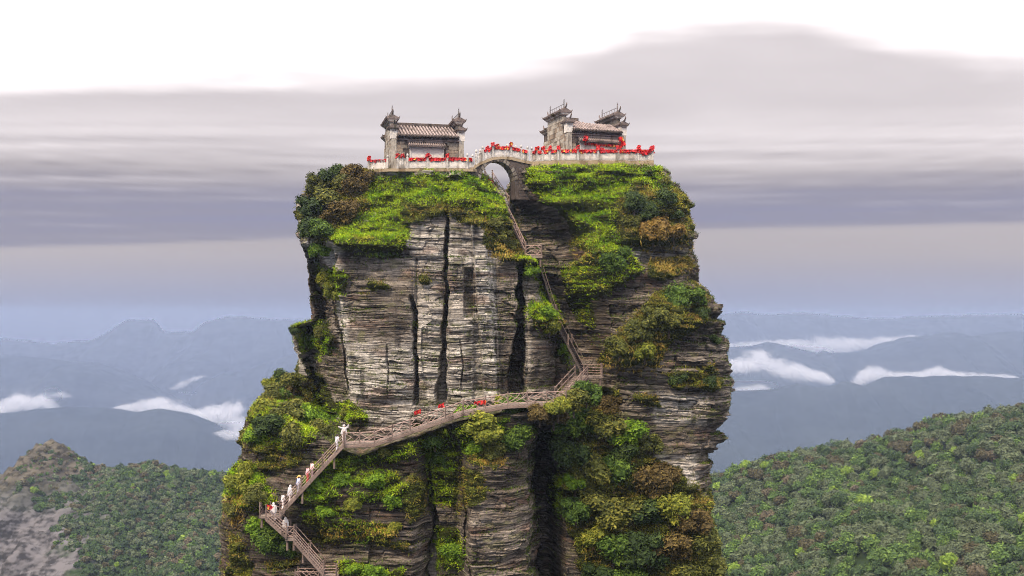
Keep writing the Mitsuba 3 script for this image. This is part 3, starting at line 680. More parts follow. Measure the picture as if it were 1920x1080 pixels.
def balustrade(label, pts, where, red, wraps=(), panel_h=.90, post_h=1.2, ends=(True, True), seed=0):
    """pts: ground points of the posts in order. red: for each panel how many ribbons."""
    r = np.random.default_rng(900 + seed)
    key = thing('balustrade', label, 'balustrade')
    for k, p in enumerate(pts):
        p = np.asarray(p, float)
        d = unit((np.asarray(pts[min(k + 1, len(pts) - 1)]) - np.asarray(pts[max(k - 1, 0)])) * [1, 1, 0]); ax = np.array([d, [-d[1], d[0], 0], [0, 0, 1]])
        if (k == 0 and not ends[0]) or (k == len(pts) - 1 and not ends[1]): continue
        pk = add(key, 'post', cbox(p + [0, 0, post_h / 2], ax, [.125, .125, post_h / 2], .02), 'marble')
        v, f = finial(); COUNT[pk + '__finial'] = 0
        add(pk, 'finial', (v + p + [0, 0, post_h - .005], f), 'marble', smooth=50)
        if k in wraps:
            ribbons(f'red cloth on the {["first", "second", "third", "fourth", "fifth", "sixth", "seventh"][k]} post of {where}', p + [-.12, -.1, post_h + .28], p + [.12, -.1, post_h + .36], 30, .45, r, .15)
    for k, (a, b) in enumerate(zip(pts, pts[1:])):
        a, b = np.asarray(a, float), np.asarray(b, float); d = unit((b - a) * [1, 1, 0]); L = np.linalg.norm((b - a)[:2]); sl = (b - a)[2] / L
        ax = np.array([[d[0], d[1], 0], [-d[1], d[0], 0], [0, 0, 1]])
        if L < .35: continue
        def sheared(c, hs, ch=.012):
            v, f = cbox([0, 0, 0], I3, hs, ch); v = v.copy(); v[:, 2] += v[:, 0] * sl
            return v @ ax + c, f
        m = (a + b) / 2
        h = L / 2 - .13
        add(key, 'panel', sheared(m + [0, 0, panel_h / 2 + .03], [h, .055, panel_h / 2 - .03]), 'marble')
        add(key, 'panel_relief', sheared(m + [0, 0, panel_h / 2 + .03], [h * .84, .07, panel_h * .32], .02), 'plaster')
        add(key, 'rail', sheared(m + [0, 0, panel_h + .10], [h, .075, .07], .03), 'marble')
        if red[k]:
            e = np.array([0, -.06, panel_h + .22]); u = np.array([d[0], d[1], sl]) * .16
            nm = ['first', 'second', 'third', 'fourth', 'fifth', 'sixth', 'seventh', 'eighth', 'ninth', 'tenth'][k]
            ribbons(f'red ribbons along the {nm} rail of {where}', a + e + u, b + e - u, int(red[k] * 1.5), .36, r, .09)
    return key


def on(px, Y, z): return [(px - CX) / F * Y, Y, z]


balustrade('short balustrade on the far left edge of the left terrace', [on(692, 114.9, ZL), on(727, 114.2, ZL)], 'the short far left balustrade', [30], (0,), seed=1)
balustrade('front balustrade of the left terrace before the white panel', [on(746, 113.2, ZL), on(755, 113.2, ZL), on(764, 113.2, ZL), on(802, 113.2, ZL), on(839, 113.2, ZL), on(876, 113.2, ZL), on(886, 113.6, ZL)],
           'the left terrace front', [0, 0, 100, 100, 100, 30], (0, 1, 3, 4), seed=2)
BZ = lambda px: np.interp(px, [886, 899, 924, 941, 958, 977, 992], [ZL + .15, 15.95, 16.58, 16.72, 16.70, 16.48, ZR + .02])
BY = lambda px: np.interp(px, [886, 992], [113.5, 115.9])
balustrade('curved balustrade on the front of the arched bridge', [on(p, BY(p) + .05, BZ(p)) for p in (893, 905, 924, 958, 977, 989)], 'the arched bridge', [0, 40, 100, 50, 30], (2, 3), seed=3)
balustrade('slanting balustrade from the bridge end to the right terrace front', [on(p, y, ZR) for p, y in ((997, 116.1), (1007, 115.9), (1018, 115.65), (1031, 115.4), (1047, 115.15))], 'the slanting balustrade', [30, 30, 36, 44], (1, 2, 3, 4), seed=4)
balustrade('front balustrade of the right terrace above the green slope', [on(p, 115.15, ZR) for p in (1050.5, 1083.5, 1121, 1159, 1197, 1223)], 'the right terrace front', [80, 110, 110, 110, 90], (1, 2, 3, 4, 5), seed=5, ends=(False, True))
balustrade('side balustrade on the right end of the right terrace', [on(1224, 115.4, ZR), (15.2, 117.6, ZR), (15.2, 119.8, ZR)], 'the right end of the right terrace', [40, 0], (), seed=6, ends=(False, True))
balustrade('far balustrade behind the bridge crown', [on(p, BY(p) + 1.4, BZ(p)) for p in (900, 914, 933, 951, 967)], 'the far side of the bridge', [20, 50, 60, 40], (1, 2), seed=7)
ribbons('heavy red cloth sagging between the last two posts at the right end', on(1196, 115.0, ZR + 1.45), on(1223, 115.0, ZR + 1.45), 150, .45, np.random.default_rng(77), .18, sag=.55)

# ------------------------------------------------------------------ arched bridge
bk = thing('arched_bridge', 'arched grey stone bridge joining the two rock towers over the cleft', 'bridge')
d0, d1 = np.array(on(882, 113.4, 0)), np.array(on(998, 116.0, 0)); bl = d1 - d0; BL = np.linalg.norm(bl); bu = bl / BL
BM = np.eye(4); BM[:3, 0] = bu; BM[:3, 1] = [-bu[1], bu[0], 0]; BM[:3, 3] = d0
pxs = np.linspace(882, 996, 40); us = [(((p - CX) / F * BY(p)) - d0[0]) / bu[0] for p in pxs]
deck = [(u, BZ(p)) for u, p in zip(us, pxs)]
ac, ar, az0 = 3.12, 2.02, 13.75                                    # arch centre along the bridge, radius, springing height
arc = [(ac + ar * math.cos(t), az0 + 1.22 * ar * math.sin(t)) for t in np.linspace(math.pi, 0, 25)]
out = [(u, z - .30) for u, z in deck] + [(deck[-1][0], 12.2), (ac + ar, 12.2)] + arc[::-1] + [(ac - ar, 12.2), (deck[0][0], 12.2)]
add(bk, 'body', extrude(out, 1.4), 'dark_stone', M=BM)
edge = [(u, z + .0) for u, z in deck] + [(u, z - .30) for u, z in deck[::-1]]
v, f = extrude(edge, 1.64); add(bk, 'deck', (v - [0, .12, -.004], f), 'terrace_stone', M=BM)
for k in range(17):
    t0, t1 = math.pi * (1 - k / 17) - .02, math.pi * (1 - (k + 1) / 17) + .02; ro = ar + .34
    q = [(ac + R * math.cos(t), az0 + 1.22 * ar / ar * R * math.sin(t)) for R, t in ((ar - .02, t0), (ar - .02, t1), (ro, t1), (ro, t0))]
    v, f = extrude(q, 1.4 + .10); add(bk, 'arch_stone', (v - [0, .05 + .02 * rnd.random(), 0], f), rnd.choice(['masonry', 'dark_stone', 'masonry']), M=BM)
for z in np.arange(12.3, 15.6, .34):
    for x0, x1 in ((ac + ar + .36, BL - .1), (.05, ac - ar - .36)):
        x = x0
        while x < x1 - .1:
            w = min(.45 + .5 * rnd.random(), x1 - x); topz = np.interp(x + w / 2, [q[0] for q in deck], [q[1] for q in deck]) - .34
            if z + .17 < topz and math.hypot(x + w / 2 - ac, (z - az0) / 1.22 if z > az0 else 0) > ar + .5: add(bk, 'stone', cbox([x + w / 2, -.0 - .05 * rnd.random(), z], I3, [w / 2 - .015, .12, .155], .03), 'dark_stone', M=BM)
            x += w


# ------------------------------------------------------------------ temples
def bar(p0, p1, r0, r1=None, n=5): return tube(p0, p1, r0, r0 if r1 is None else r1, n)


def wall_cap(key, M, x, y0, y1, z, w, h=.42, horn=.5, orn=False, mat='tile'):
    """Small pitched tile cap along a gable wall with corbels, ridge and upturned ends."""
    gk = add(key, 'wall_cap', extrude([(x - w, z), (x + w, z), (x + w, z + .09), (x + .13, z + h), (x - .13, z + h), (x - w, z + .09)], y1 - y0), mat, M=M @ np.array([[1, 0, 0, 0], [0, 1, 0, y0], [0, 0, 1, 0], [0, 0, 0, 1.]]))
    for k, (ww, zz) in enumerate(((w * .80, .07), (w * .62, .17), (w * .46, .27))):
        add(key, 'corbel', obox([x, (y0 + y1) / 2, z - zz + .02], I3, [ww, (y1 - y0) / 2 - .05 - .05 * k, .047]), 'tile_pale' if k % 2 == 0 else 'marble', M=M)
    ms = [obox([x, (y0 + y1) / 2, z + h + .07], I3, [.10, (y1 - y0) / 2 - .05, .075])]
    n = max(2, int((y1 - y0) / .24))
    for sgn in (-1, 1):
        for k in range(n):
            yy = y0 + (k + .5) * (y1 - y0) / n
            ms.append(tube([x + sgn * .12, yy, z + h + .0], [x + sgn * (w + .05), yy, z + .10], .06, .065, 5))
    for e, sgn in ((y0, -1), (y1, 1)):
        pts = [np.array([x, e - sgn * .25, z + h + .1]), np.array([x, e + sgn * .08, z + h + .18]), np.array([x, e + sgn * .26, z + h + .18 + horn * .5]), np.array([x, e + sgn * .28, z + h + .18 + horn])]
        for a, b, r0, r1 in zip(pts, pts[1:], (.10, .10, .08), (.10, .08, .03)): ms.append(tube(a, b, r0, r1, 5))
        for s2 in (-1, 1):
            ms.append(tube([x + s2 * w * .85, e - sgn * .1, z + .10], [x + s2 * w * 1.08, e + sgn * .12, z + .27], .09, .03, 5))
    if orn:
        a, b = y0 + .55, y1 - .55; zt = z + h + .14
        for yy in (a, b): ms += [tube([x, yy, zt], [x, yy, zt + .75], .07, .05, 5), tube([x, yy, zt + .75], [x, yy - .1, zt + .95], .06, .02, 5)]
        ms += [tube([x, a, zt + .42], [x, b, zt + .42], .035, .035, 4)] + [tube([x, yy, zt], [x, yy + .12, zt + .42], .03, .03, 4) for yy in np.linspace(a, b, 7)]
    add(gk, 'ridge', mjoin(ms), 'tile', M=M)


def courses(key, part, M, x0, x1, z0, z1, y, hgt, mats, axis='x', skip=None, wmin=.5, wvar=.6, proud=.05):
    z = z0; k = 0
    while z < z1 - .08:
        h = min(hgt * (.85 + .3 * rnd.random()), z1 - z); x = x0 - (.3 if k % 2 else 0) * rnd.random()
        while x < x1 - .03:
            w = wmin + wvar * rnd.random(); a, b = max(x, x0), min(x + w, x1); x += w
            if b - a < .06 or (skip and skip(a, b, z, z + h)): continue
            c, hs = [(a + b) / 2, y, z + h / 2], [(b - a) / 2 - .008, proud + .03 * rnd.random(), h / 2 - .008]
            if axis == 'y': c, hs = [y, (a + b) / 2, z + h / 2], [hs[1], hs[0], hs[2]]
            add(key, part, cbox(c, I3, hs, .015), rnd.choice(mats), M=M)
        z += h; k += 1


def temple(label, o, yaw, W, D, He, Hr, Hg, notch, panel, mats, gmats, seed):
    M = frame(o, yaw); key = thing('temple', label, 'temple')
    r = np.random.default_rng(seed); gt = .46
    # walls
    fw = add(key, 'front_wall', obox([W / 2, gt / 2 + .06, He / 2], I3, [W / 2 - gt, gt / 2 - .06, He / 2]), 'dark_stone', M=M)
    px0, px1, pz = panel
    courses(fw, 'stone', M, gt, W - gt, .02, He - .02, .09, .36, mats, skip=lambda a, b, z0, z1: b > px0 - .08 and a < px1 + .08 and z1 < pz + .95)
    bw = add(key, 'back_wall', obox([W / 2, D - gt / 2, He / 2], I3, [W / 2 - gt, gt / 2, He / 2]), 'masonry', M=M)
    pk = add(key, 'white_panel', cbox([(px0 + px1) / 2, .05, pz / 2], I3, [(px1 - px0) / 2, .09, pz / 2], .02), 'plaster', M=M)
    for xx in (px0 - .05, px1 + .05): add(pk, 'jamb', cbox([xx, .0, pz / 2], I3, [.09, .13, pz / 2], .02), 'marble', M=M)
    add(pk, 'lintel', cbox([(px0 + px1) / 2, -.03, pz + .07], I3, [(px1 - px0) / 2 + .25, .12, .07], .02), 'marble', M=M)
    # small tiled pent roof over the panel
    za, zb_ = pz + .20, pz + .62
    pr = add(key, 'pent_roof', extrude([(0, za), (.62, zb_), (.62, zb_ - .12), (0, za - .10)], px1 - px0 + .7), 'tile', M=M @ np.array([[0, 1, 0, px0 - .35], [1, 0, 0, -.52], [0, 0, 1, 0], [0, 0, 0, 1.]]))
    n = int((px1 - px0 + .6) / .23)
    for k in range(n):
        x = px0 - .3 + (k + .5) * (px1 - px0 + .6) / n
        add(pr, 'tile_row', tube([x, .05, zb_ + .02], [x, -.58, za + .03], .07, .075, 6), 'tile_pale', smooth=40, M=M)
    add(pr, 'ridge', cbox([(px0 + px1) / 2, .03, zb_ + .11], I3, [(px1 - px0) / 2 + .38, .09, .09], .03), 'tile_pale', M=M)
    # gable walls: a high middle and lower ends
    st = 1.35; Hl = He + (Hg - He) * .42
    for side, x in ((0, gt / 2), (1, W - gt / 2)):
        for part, y0, y1, h in (('gable_front', 0, st, Hl), ('gable_wall', st, D - st, Hg), ('gable_back', D - st, D, Hl)):
            gk = add(key, part, obox([x, (y0 + y1) / 2, h / 2], I3, [gt / 2 - .05, (y1 - y0) / 2 - (.0 if part == 'gable_wall' else .06), h / 2]), 'dark_stone' if part != 'gable_wall' else 'masonry', M=M)
            xs = x - gt / 2 + .05 if side == 0 else x + gt / 2 - .05
            courses(gk, 'stone', M, y0 + (.0 if y0 else .06), y1, .02, h - (.05 if part == 'gable_wall' else 1.15), xs, .46, gmats, 'y', wmin=.55, wvar=.7,
                    skip=(lambda a, b, z0, z1: a < D * .55 < b and 2.3 < z1 and z0 < 3.0) if side == 0 else None)
            wall_cap(key, M, x, y0 - (.30 if part != 'gable_back' else -.02), y1 + (.30 if part != 'gable_front' else -.02), h,  .72 if part == 'gable_wall' else .56, .42 if part == 'gable_wall' else .34, .42, orn=part == 'gable_wall')
        # flaring white corbel block at the front end, and the corner pier
        add(key, 'white_corbel', obox([x, .30, Hl - .62], I3, [.36, .42, .5]), 'plaster', M=M)
        v, f = extrude([(-.42, Hl - .12), (-.62, Hl - .01), (.3, Hl - .01), (.3, Hl - .12)], .84); add(key, 'corbel_lip', (np.stack([v[:, 1] + x - .42, v[:, 0] + .18, v[:, 2]], 1), f[:, ::-1]), 'tile_pale', M=M)
        add(key, 'corner_pier', cbox([x, .10, (Hl - 1.15) / 2], I3, [gt / 2 + .04, .2, (Hl - 1.15) / 2], .02), 'masonry_pale' if side == 0 else gmats[0], M=M)
    # roof: slab, tile rows, ridge
    ov = .55; run = D / 2
    def slope(x): return notch(x / W)
    xs = np.linspace(gt + .06, W - gt - .06, 60)
    lo = np.array([[x, -ov, He + .10] for x in xs]); sl = (Hr - He - .1) / (run + ov)
    tt = np.array([slope(x) for x in xs]); hi = np.array([[x, -ov + (run + ov) * t, He + .10 + (run + ov) * t * sl] for x, t in zip(xs, tt)])
    def sheet(lo, hi, th):
        n = len(lo); v = np.concatenate([lo, hi, lo - [0, 0, th], hi - [0, 0, th]]); i = np.arange(n - 1)
        q = lambda a, b, c, d: np.concatenate([np.stack([a, b, c], 1), np.stack([a, c, d], 1)])
        return v, np.concatenate([q(i, i + 1, i + 1 + n, i + n), q(i + 2 * n, i + 3 * n, i + 1 + 3 * n, i + 1 + 2 * n), q(i, i + 2 * n, i + 1 + 2 * n, i + 1), q(i + n, i + 1 + n, i + 1 + 3 * n, i + 3 * n)])
    rf = add(key, 'roof', sheet(lo, hi, .14), 'dark_stone', M=M)
    flip = lambda p: p * [1, -1, 1] + [0, D, 0]
    v, f = sheet(flip(lo), flip(hi), .14); add(key, 'back_roof', (v, f[:, ::-1]), 'tile', M=M)
    n = int((W - 2 * gt) / .345)
    for k in range(n):
        x = gt + .1 + (k + .5) * (W - 2 * gt - .2) / n; t = slope(x) - (.0 if slope(x) > .97 else .06 * r.random())
        segs = max(2, int(t * 5)); ms = []
        for q_ in range(segs):                                     # overlapping cover tiles down the row
            a, b = q_ / segs * t, (q_ + 1) / segs * t + .015
            P = lambda u, dz: np.array([x + .012 * r.normal(), -ov - .05 + (run + ov) * u, He + .13 + (run + ov) * u * sl + dz])
            ms.append(tube(P(a, .0), P(b, .0), .10, .088, 6))
        add(rf, 'tile_row', mjoin(ms), 'tile_pale', smooth=40, M=M)
        add(rf, 'eave_disc', tube([x, -ov - .05, He + .13], [x, -ov - .09, He + .125], .095, .095, 8), 'tile', M=M)
    xr = [x for x, t in zip(xs, tt) if t > .97]
    for a, b in ([(xr[0], xr[-1])] if xr else []):
        add(rf, 'ridge', cbox([(a + b) / 2, D / 2, Hr + .17], I3, [(b - a) / 2, .16, .2], .05), 'dark_stone', M=M)
    add(key, 'eave_board', cbox([W / 2, -.12, He - .10], I3, [W / 2 - gt - .02, .10, .09], .02), 'dark_stone', M=M)
    add(key, 'eave_moulding', cbox([W / 2, -.05, He - .30], I3, [W / 2 - gt - .02, .09, .06], .02), 'tile_pale', M=M)
    for k in range(int((W - 1.1) / .3)): add(key, 'bracket', obox([gt + .2 + k * .3, -.30, He + .0], I3, [.05, .22, .045]), 'dark_stone', M=M)
    return key, M


tk, TM = temple('left grey stone temple with a complete ribbed tile roof and stepped gable ends', on(734.5, 113.55, ZL - .02), 13, 7.75, 7.4, 3.55, 5.3, 5.6, lambda u: 1.0, (2.05, 5.45, 2.36),
       ['masonry', 'masonry', 'masonry_warm', 'dark_stone'], ['masonry_pale', 'masonry_warm', 'masonry_pale'], 3)
tk2, TM2 = temple('right pale stone temple whose tile roof ridge is broken away', on(1064, 115.9, ZR - .02), 19, 6.9, 7.4, 3.4, 5.15, 5.6, lambda u: 1.0 if u < .40 else max(.78, 1 - (u - .40) * 1.8), (1.55, 5.9, 2.12),
       ['masonry', 'masonry', 'dark_stone', 'masonry_warm'], ['masonry_pale', 'masonry_pale', 'masonry_warm'], 4)
r_ = np.random.default_rng(31)
tp = lambda M, x, y, z: (M @ np.array([x, y, z, 1.]))[:3]
ribbons('red cloth knot hung under the eave of the right temple near its corner', tp(TM2, 1.7, -.6, 2.75), tp(TM2, 2.1, -.6, 2.75), 40, .5, r_, .14)
ribbons('red cloth hung from the right corner of the right temple', tp(TM2, 6.0, -.5, 2.9), tp(TM2, 6.3, -.5, 2.9), 60, 1.1, r_, .13)
ribbons('red banner strip along the top of the white panel of the right temple', tp(TM2, 1.9, -.22, 2.1), tp(TM2, 5.6, -.22, 2.08), 90, .28, r_, .07)
ribbons('red cloth bunch standing at the middle of the white panel of the right temple', tp(TM2, 3.3, -.5, 1.55), tp(TM2, 4.1, -.5, 1.55), 60, .6, r_, .12)
ribbons('red cloth bundle at the left foot of the right temple front', tp(TM2, .5, -.5, 1.25), tp(TM2, 1.2, -.5, 1.25), 50, .5, r_, .12)

# ------------------------------------------------------------------ stairs and walkway
def node(px, py, Y): return at(px, py, Y)


def lattice(a0, a1, h0, h1, r, cell=.62):
    """Crooked branches filling a bay between two posts, from height h0 to h1."""
    a0, a1 = np.asarray(a0, float), np.asarray(a1, float); L = np.linalg.norm(a1 - a0); nx = max(2, round(L / cell)); ms = []
    P = {}
    for i in range(nx + 1):
        for j in range(3):
            t = (i + (0 if i in (0, nx) else .55 * (r.random() - .5))) / nx; z = h0 + (h1 - h0) * (j / 2 + (0 if j in (0, 2) else .3 * (r.random() - .5)))
            P[i, j] = a0 + (a1 - a0) * t + [0, .05 * (r.random() - .5), z]
    for i in range(nx):
        for j in range(3):
            q = r.random()
            if j < 2: ms.append((P[i, j], P[i + 1, j + 1]) if q < .5 else (P[i, j + 1], P[i + 1, j]))
            if j == 1 and q < .45: ms.append((P[i, j], P[i + 1, j]))
    return mjoin([tube(a, b, .036, .03, 5) for a, b in ms])


def railing(key, a, b, h, style, r, posts=None, off=(0, 0, 0), first=True, last=True, zs=(.22, .50, .78, 1.06)):
    a, b = np.asarray(a, float) + off, np.asarray(b, float) + off; L = np.linalg.norm((b - a)[:2])
    n = posts or max(1, round(L / 1.75)); P = [a + (b - a) * k / n for k in range(n + 1)]
    mat = 'rail_stone'
    for k, p in enumerate(P):
        if (k == 0 and not first) or (k == n and not last): continue
        pk = add(key, 'post', tube(p - [0, 0, .25], p + [0, 0, h + .12], .075, .065, 7), mat, smooth=40)
        v, f = finial(.085, .09); add(pk, 'cap', (v + p + [0, 0, h + .10], f), mat)
    for p, q in zip(P, P[1:]):
        d = unit(q - p)
        if style == 'rails':
            for z in zs: add(key, 'rail', tube(p + [0, 0, z * h / 1.06] + d * .05, q + [0, 0, z * h / 1.06 + .02 * r.normal()] - d * .05, .03, .03, 6), 'rail_stone' if len(zs) == 1 else 'branch_stone', smooth=40)
        else:
            for z in (.12, .98): add(key, 'rail', tube(p + [0, 0, z * h] + d * .05, q + [0, 0, z * h] - d * .05, .045, .042, 6), 'branch_stone', smooth=40)
            add(key, 'branch_lattice', lattice(p, q, .16 * h, .94 * h, r), 'branch_stone')
    return P


def flight(label, a, b, w, style='rails', sides=(True, True), h=1.1, seed=0, rise=.19, supports=0, ends=(True, True), dark=False):
    """A flight of steps from point a up to b, w wide (a, b: middle of the tread line), railings on the near and far side."""
    r = np.random.default_rng(500 + seed); key = thing('staircase', label, 'staircase', 'stairs climbing the rock towers')
    a, b = np.asarray(a, float), np.asarray(b, float); d = b - a; n = max(2, round(abs(d[2]) / rise)); run = d * [1, 1, 0]
    u = unit(run); s_ = np.array([-u[1], u[0], 0.]); s_ *= np.sign(s_[1]) if abs(s_[1]) > .3 else np.sign(s_[0])      # s_ points to the far side
    ax = np.array([u, s_, [0, 0, 1]]); tr = np.linalg.norm(run) / n
    for k in range(n):
        c = a + run * ((k + .5) / n) + [0, 0, d[2] * (k + 1) / n - .045]
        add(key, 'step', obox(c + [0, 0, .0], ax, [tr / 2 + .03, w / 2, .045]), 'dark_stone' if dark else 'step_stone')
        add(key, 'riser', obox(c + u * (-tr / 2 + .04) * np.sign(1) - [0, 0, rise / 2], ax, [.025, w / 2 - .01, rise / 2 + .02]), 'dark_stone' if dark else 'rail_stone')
    for sd in (-1, 1):
        o = s_ * sd * (w / 2 + .07)
        P = np.array([a + o + [0, 0, -.30], b + o + [0, 0, -.30], b + o + [0, 0, .02], a + o + [0, 0, .02]])
        q = s_ * .07; v = np.concatenate([P - q, P + q])
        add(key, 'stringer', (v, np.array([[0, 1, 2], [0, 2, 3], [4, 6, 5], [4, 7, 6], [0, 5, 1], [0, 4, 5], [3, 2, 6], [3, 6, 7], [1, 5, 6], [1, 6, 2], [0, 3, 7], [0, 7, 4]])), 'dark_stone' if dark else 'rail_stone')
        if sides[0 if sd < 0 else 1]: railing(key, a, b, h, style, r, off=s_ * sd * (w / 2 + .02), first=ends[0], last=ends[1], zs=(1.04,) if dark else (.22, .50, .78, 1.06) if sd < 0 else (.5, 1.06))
    for k in range(supports):
        t = (k + .7) / supports; p = a + d * t - s_ * (w / 2 - .1)
        add(key, 'support', tube(p - [0, 0, 1.1 + .4 * r.random()], p - [0, 0, .2], .10, .10, 7), 'rail_stone', smooth=40)
    return key, s_


def platform(label, c, u, lx, ly, rails, style='branch', seed=0, h=1.1):
    """A landing slab about c (top surface), u its long direction; rails: edges among near, far, start, end."""
    r = np.random.default_rng(700 + seed); key = thing('landing', label, 'landing', 'landings between the stairs')
    u = unit(np.array([u[0], u[1], 0.])); s_ = np.array([-u[1], u[0], 0]); s_ = s_ * (1 if s_[1] > 0 else -1)
    add(key, 'slab', cbox(np.asarray(c) - [0, 0, .14], np.array([u, s_, [0, 0, 1]]), [lx / 2, ly / 2, .14], .02), 'step_stone')
    c = np.asarray(c, float); A, B = u * (lx / 2 - .08), s_ * (ly / 2 - .08)
    E = {'near': (-A - B, A - B), 'far': (-A + B, A + B), 'start': (-A - B, -A + B), 'end': (A - B, A + B)}
    for e in rails: railing(key, c + E[e][0], c + E[e][1], h, style, r)
    for sx in (-1, 1): add(key, 'support', tube(c + A * sx * .85 - B * .7 - [0, 0, 1.2], c + A * sx * .85 - B * .7 - [0, 0, .2], .12, .11, 7), 'rail_stone', smooth=40)
    return key


flight('lowest flight with four rails rising from the bottom edge to the first landing', node(608, 1072, 102.6), node(553, 1010, 102.4), 1.5, seed=1, supports=1)
flight('short flight with four rails between the lowest flight and the corner where the stairs turn', node(541, 1002, 102.3), node(503, 968, 102.4), 1.5, seed=2)
platform('landing at the corner where the stairs turn back, beside the left edge of the rock', node(510, 964, 103.1), (1, 0, 0), 2.2, 1.6, ('start', 'far'), seed=1)
platform('small landing above the lowest flight', node(547, 1006, 102.4), (1, .0, 0), .9, 1.6, ('near',), seed=2)
platform('landing at the very bottom edge under the lowest flight', node(619, 1078, 102.7), (1, 0, 0), 1.6, 1.7, ('near', 'end'), 'rails', seed=3)
platform('landing with branch railing at the bottom edge, left of the lowest flight', node(578, 1090, 102.8), (1, 0, 0), 2.4, 1.5, ('near', 'far'), seed=4)
FA_, FB_ = node(527, 961, 102.3), node(646, 832, 102.6)
flight('long straight flight with four rails climbing from the corner landing to the walkway', FA_, FB_, 1.5, seed=3, supports=2)


def walkway(label, pts, w, style, seed, far=False, near=True, kerb=True):
    r = np.random.default_rng(800 + seed); key = thing('walkway', label, 'walkway')
    for k, (a, b) in enumerate(zip(pts, pts[1:])):
        a, b = np.asarray(a, float), np.asarray(b, float); u = unit((b - a) * [1, 1, 0]); s_ = np.array([-u[1], u[0], 0]); s_ = s_ if s_[1] > 0 else -s_
        L = np.linalg.norm((b - a)[:2]); n = max(1, round(L / 1.1)); sl = (b - a)[2] / L
        for j in range(n):                                        # paving slabs
            c = a + (b - a) * (j + .5) / n
            v, f = cbox([0, 0, 0], I3, [L / n / 2 - .01, w / 2, .06], .012); v = v.copy(); v[:, 2] += v[:, 0] * sl
            add(key, 'slab', (v @ np.array([u, s_, [0, 0, 1]]) + c - [0, 0, .06], f), 'step_stone')
        v, f = cbox([0, 0, 0], I3, [L / 2, w / 2 + .05, .14], .03); v = v.copy(); v[:, 2] += v[:, 0] * sl
        add(key, 'beam', (v @ np.array([u, s_, [0, 0, 1]]) + (a + b) / 2 - [0, 0, .27], f), 'rail_stone')
        if near: railing(key, a, b, 1.05, style, r, off=-s_ * (w / 2 - .06), last=k == len(pts) - 2)
        if far: railing(key, a, b, 1.05, style, r, off=s_ * (w / 2 - .06), last=k == len(pts) - 2)
    return key


W0, W1, W2, W3, W4 = node(648, 830, 103.1), node(703, 828, 103.3), node(868, 771, 103.9), node(950, 757, 104.4), node(1058, 752, 105.2)
walkway('level stone walkway with branch railing at the top of the long flight', [W0, W1], 1.8, 'branch', 1)
walkway('sloping stone walkway with branch railing along the foot of the left rock tower', [W1, W2], 1.8, 'branch', 2)
walkway('gently rising walkway with branch railing past the dark cave slot to the thicket', [W2, W3, W4], 1.8, 'branch', 3)
flight('flight with straight rails rising out of the thicket to the foot of the steep stair', node(1052, 748, 108.2), node(1090, 706, 112.4), 1.4, seed=4)
platform('landing at the foot of the steep stair in the cleft', node(1108, 704, 112.8), (1, 0, 0), 2.4, 1.6, ('far', 'end'), 'rails', seed=5)
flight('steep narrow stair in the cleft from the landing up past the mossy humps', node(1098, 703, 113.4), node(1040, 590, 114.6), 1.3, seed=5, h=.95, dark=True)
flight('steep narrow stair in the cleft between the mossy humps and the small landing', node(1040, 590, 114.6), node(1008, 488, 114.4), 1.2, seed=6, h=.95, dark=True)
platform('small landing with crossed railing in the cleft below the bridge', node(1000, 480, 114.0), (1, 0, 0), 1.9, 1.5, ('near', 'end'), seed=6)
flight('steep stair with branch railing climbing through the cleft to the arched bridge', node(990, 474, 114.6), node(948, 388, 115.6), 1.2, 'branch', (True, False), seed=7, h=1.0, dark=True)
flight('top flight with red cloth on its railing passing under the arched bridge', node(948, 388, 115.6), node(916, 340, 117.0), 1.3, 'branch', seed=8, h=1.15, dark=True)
r_ = np.random.default_rng(41)
for a, b, n, lab in (((779, 770, 103.9), (790, 766, 103.9), 28, 'red cloth knotted on the sloping walkway railing'), ((890, 752, 104.1), (912, 749, 104.2), 30, 'red cloth threaded through the railing of the gently rising walkway'),
                     ((824, 758, 104.4), (834, 754, 104.5), 12, 'small red cloth on the far railing where the walkway flattens'), ((906, 332, 116.4), (925, 340, 116.2), 60, 'dark red cloth on the railing of the top flight under the bridge'),
                     ((505, 944, 102.2), (517, 946, 102.2), 16, 'pale red cloth on the corner landing railing')):
    ribbons(lab, node(*a) + [0, -.9 if 'top' not in lab else -.3, 0], node(*b) + [0, -.9 if 'top' not in lab else -.3, 0], n, .4, r_, .05)


# ------------------------------------------------------------------ people on the stairs
scene['cloth'] = {'type': 'twosided', 'b': {'type': 'principled', 'base_color': rgbv(), 'roughness': .8, 'specular': .2}}
import manifold3d as m3


def ball(p, r, n=10): return m3.Manifold.sphere(float(r), n).translate([float(v) for v in p])


def bone(p, q, r0, r1, n=10): return m3.Manifold.batch_hull([ball(p, r0, n), ball(q, r1, n)])


def soft(parts, edge=.045, it=6):
    m = m3.Manifold.batch_boolean(parts, m3.OpType.Add).refine_to_length(edge).to_mesh()
    t = trimesh.Trimesh(m.vert_properties[:, :3], m.tri_verts, process=True)
    trimesh.smoothing.filter_taubin(t, iterations=it)
    return np.array(t.vertices), np.array(t.faces)


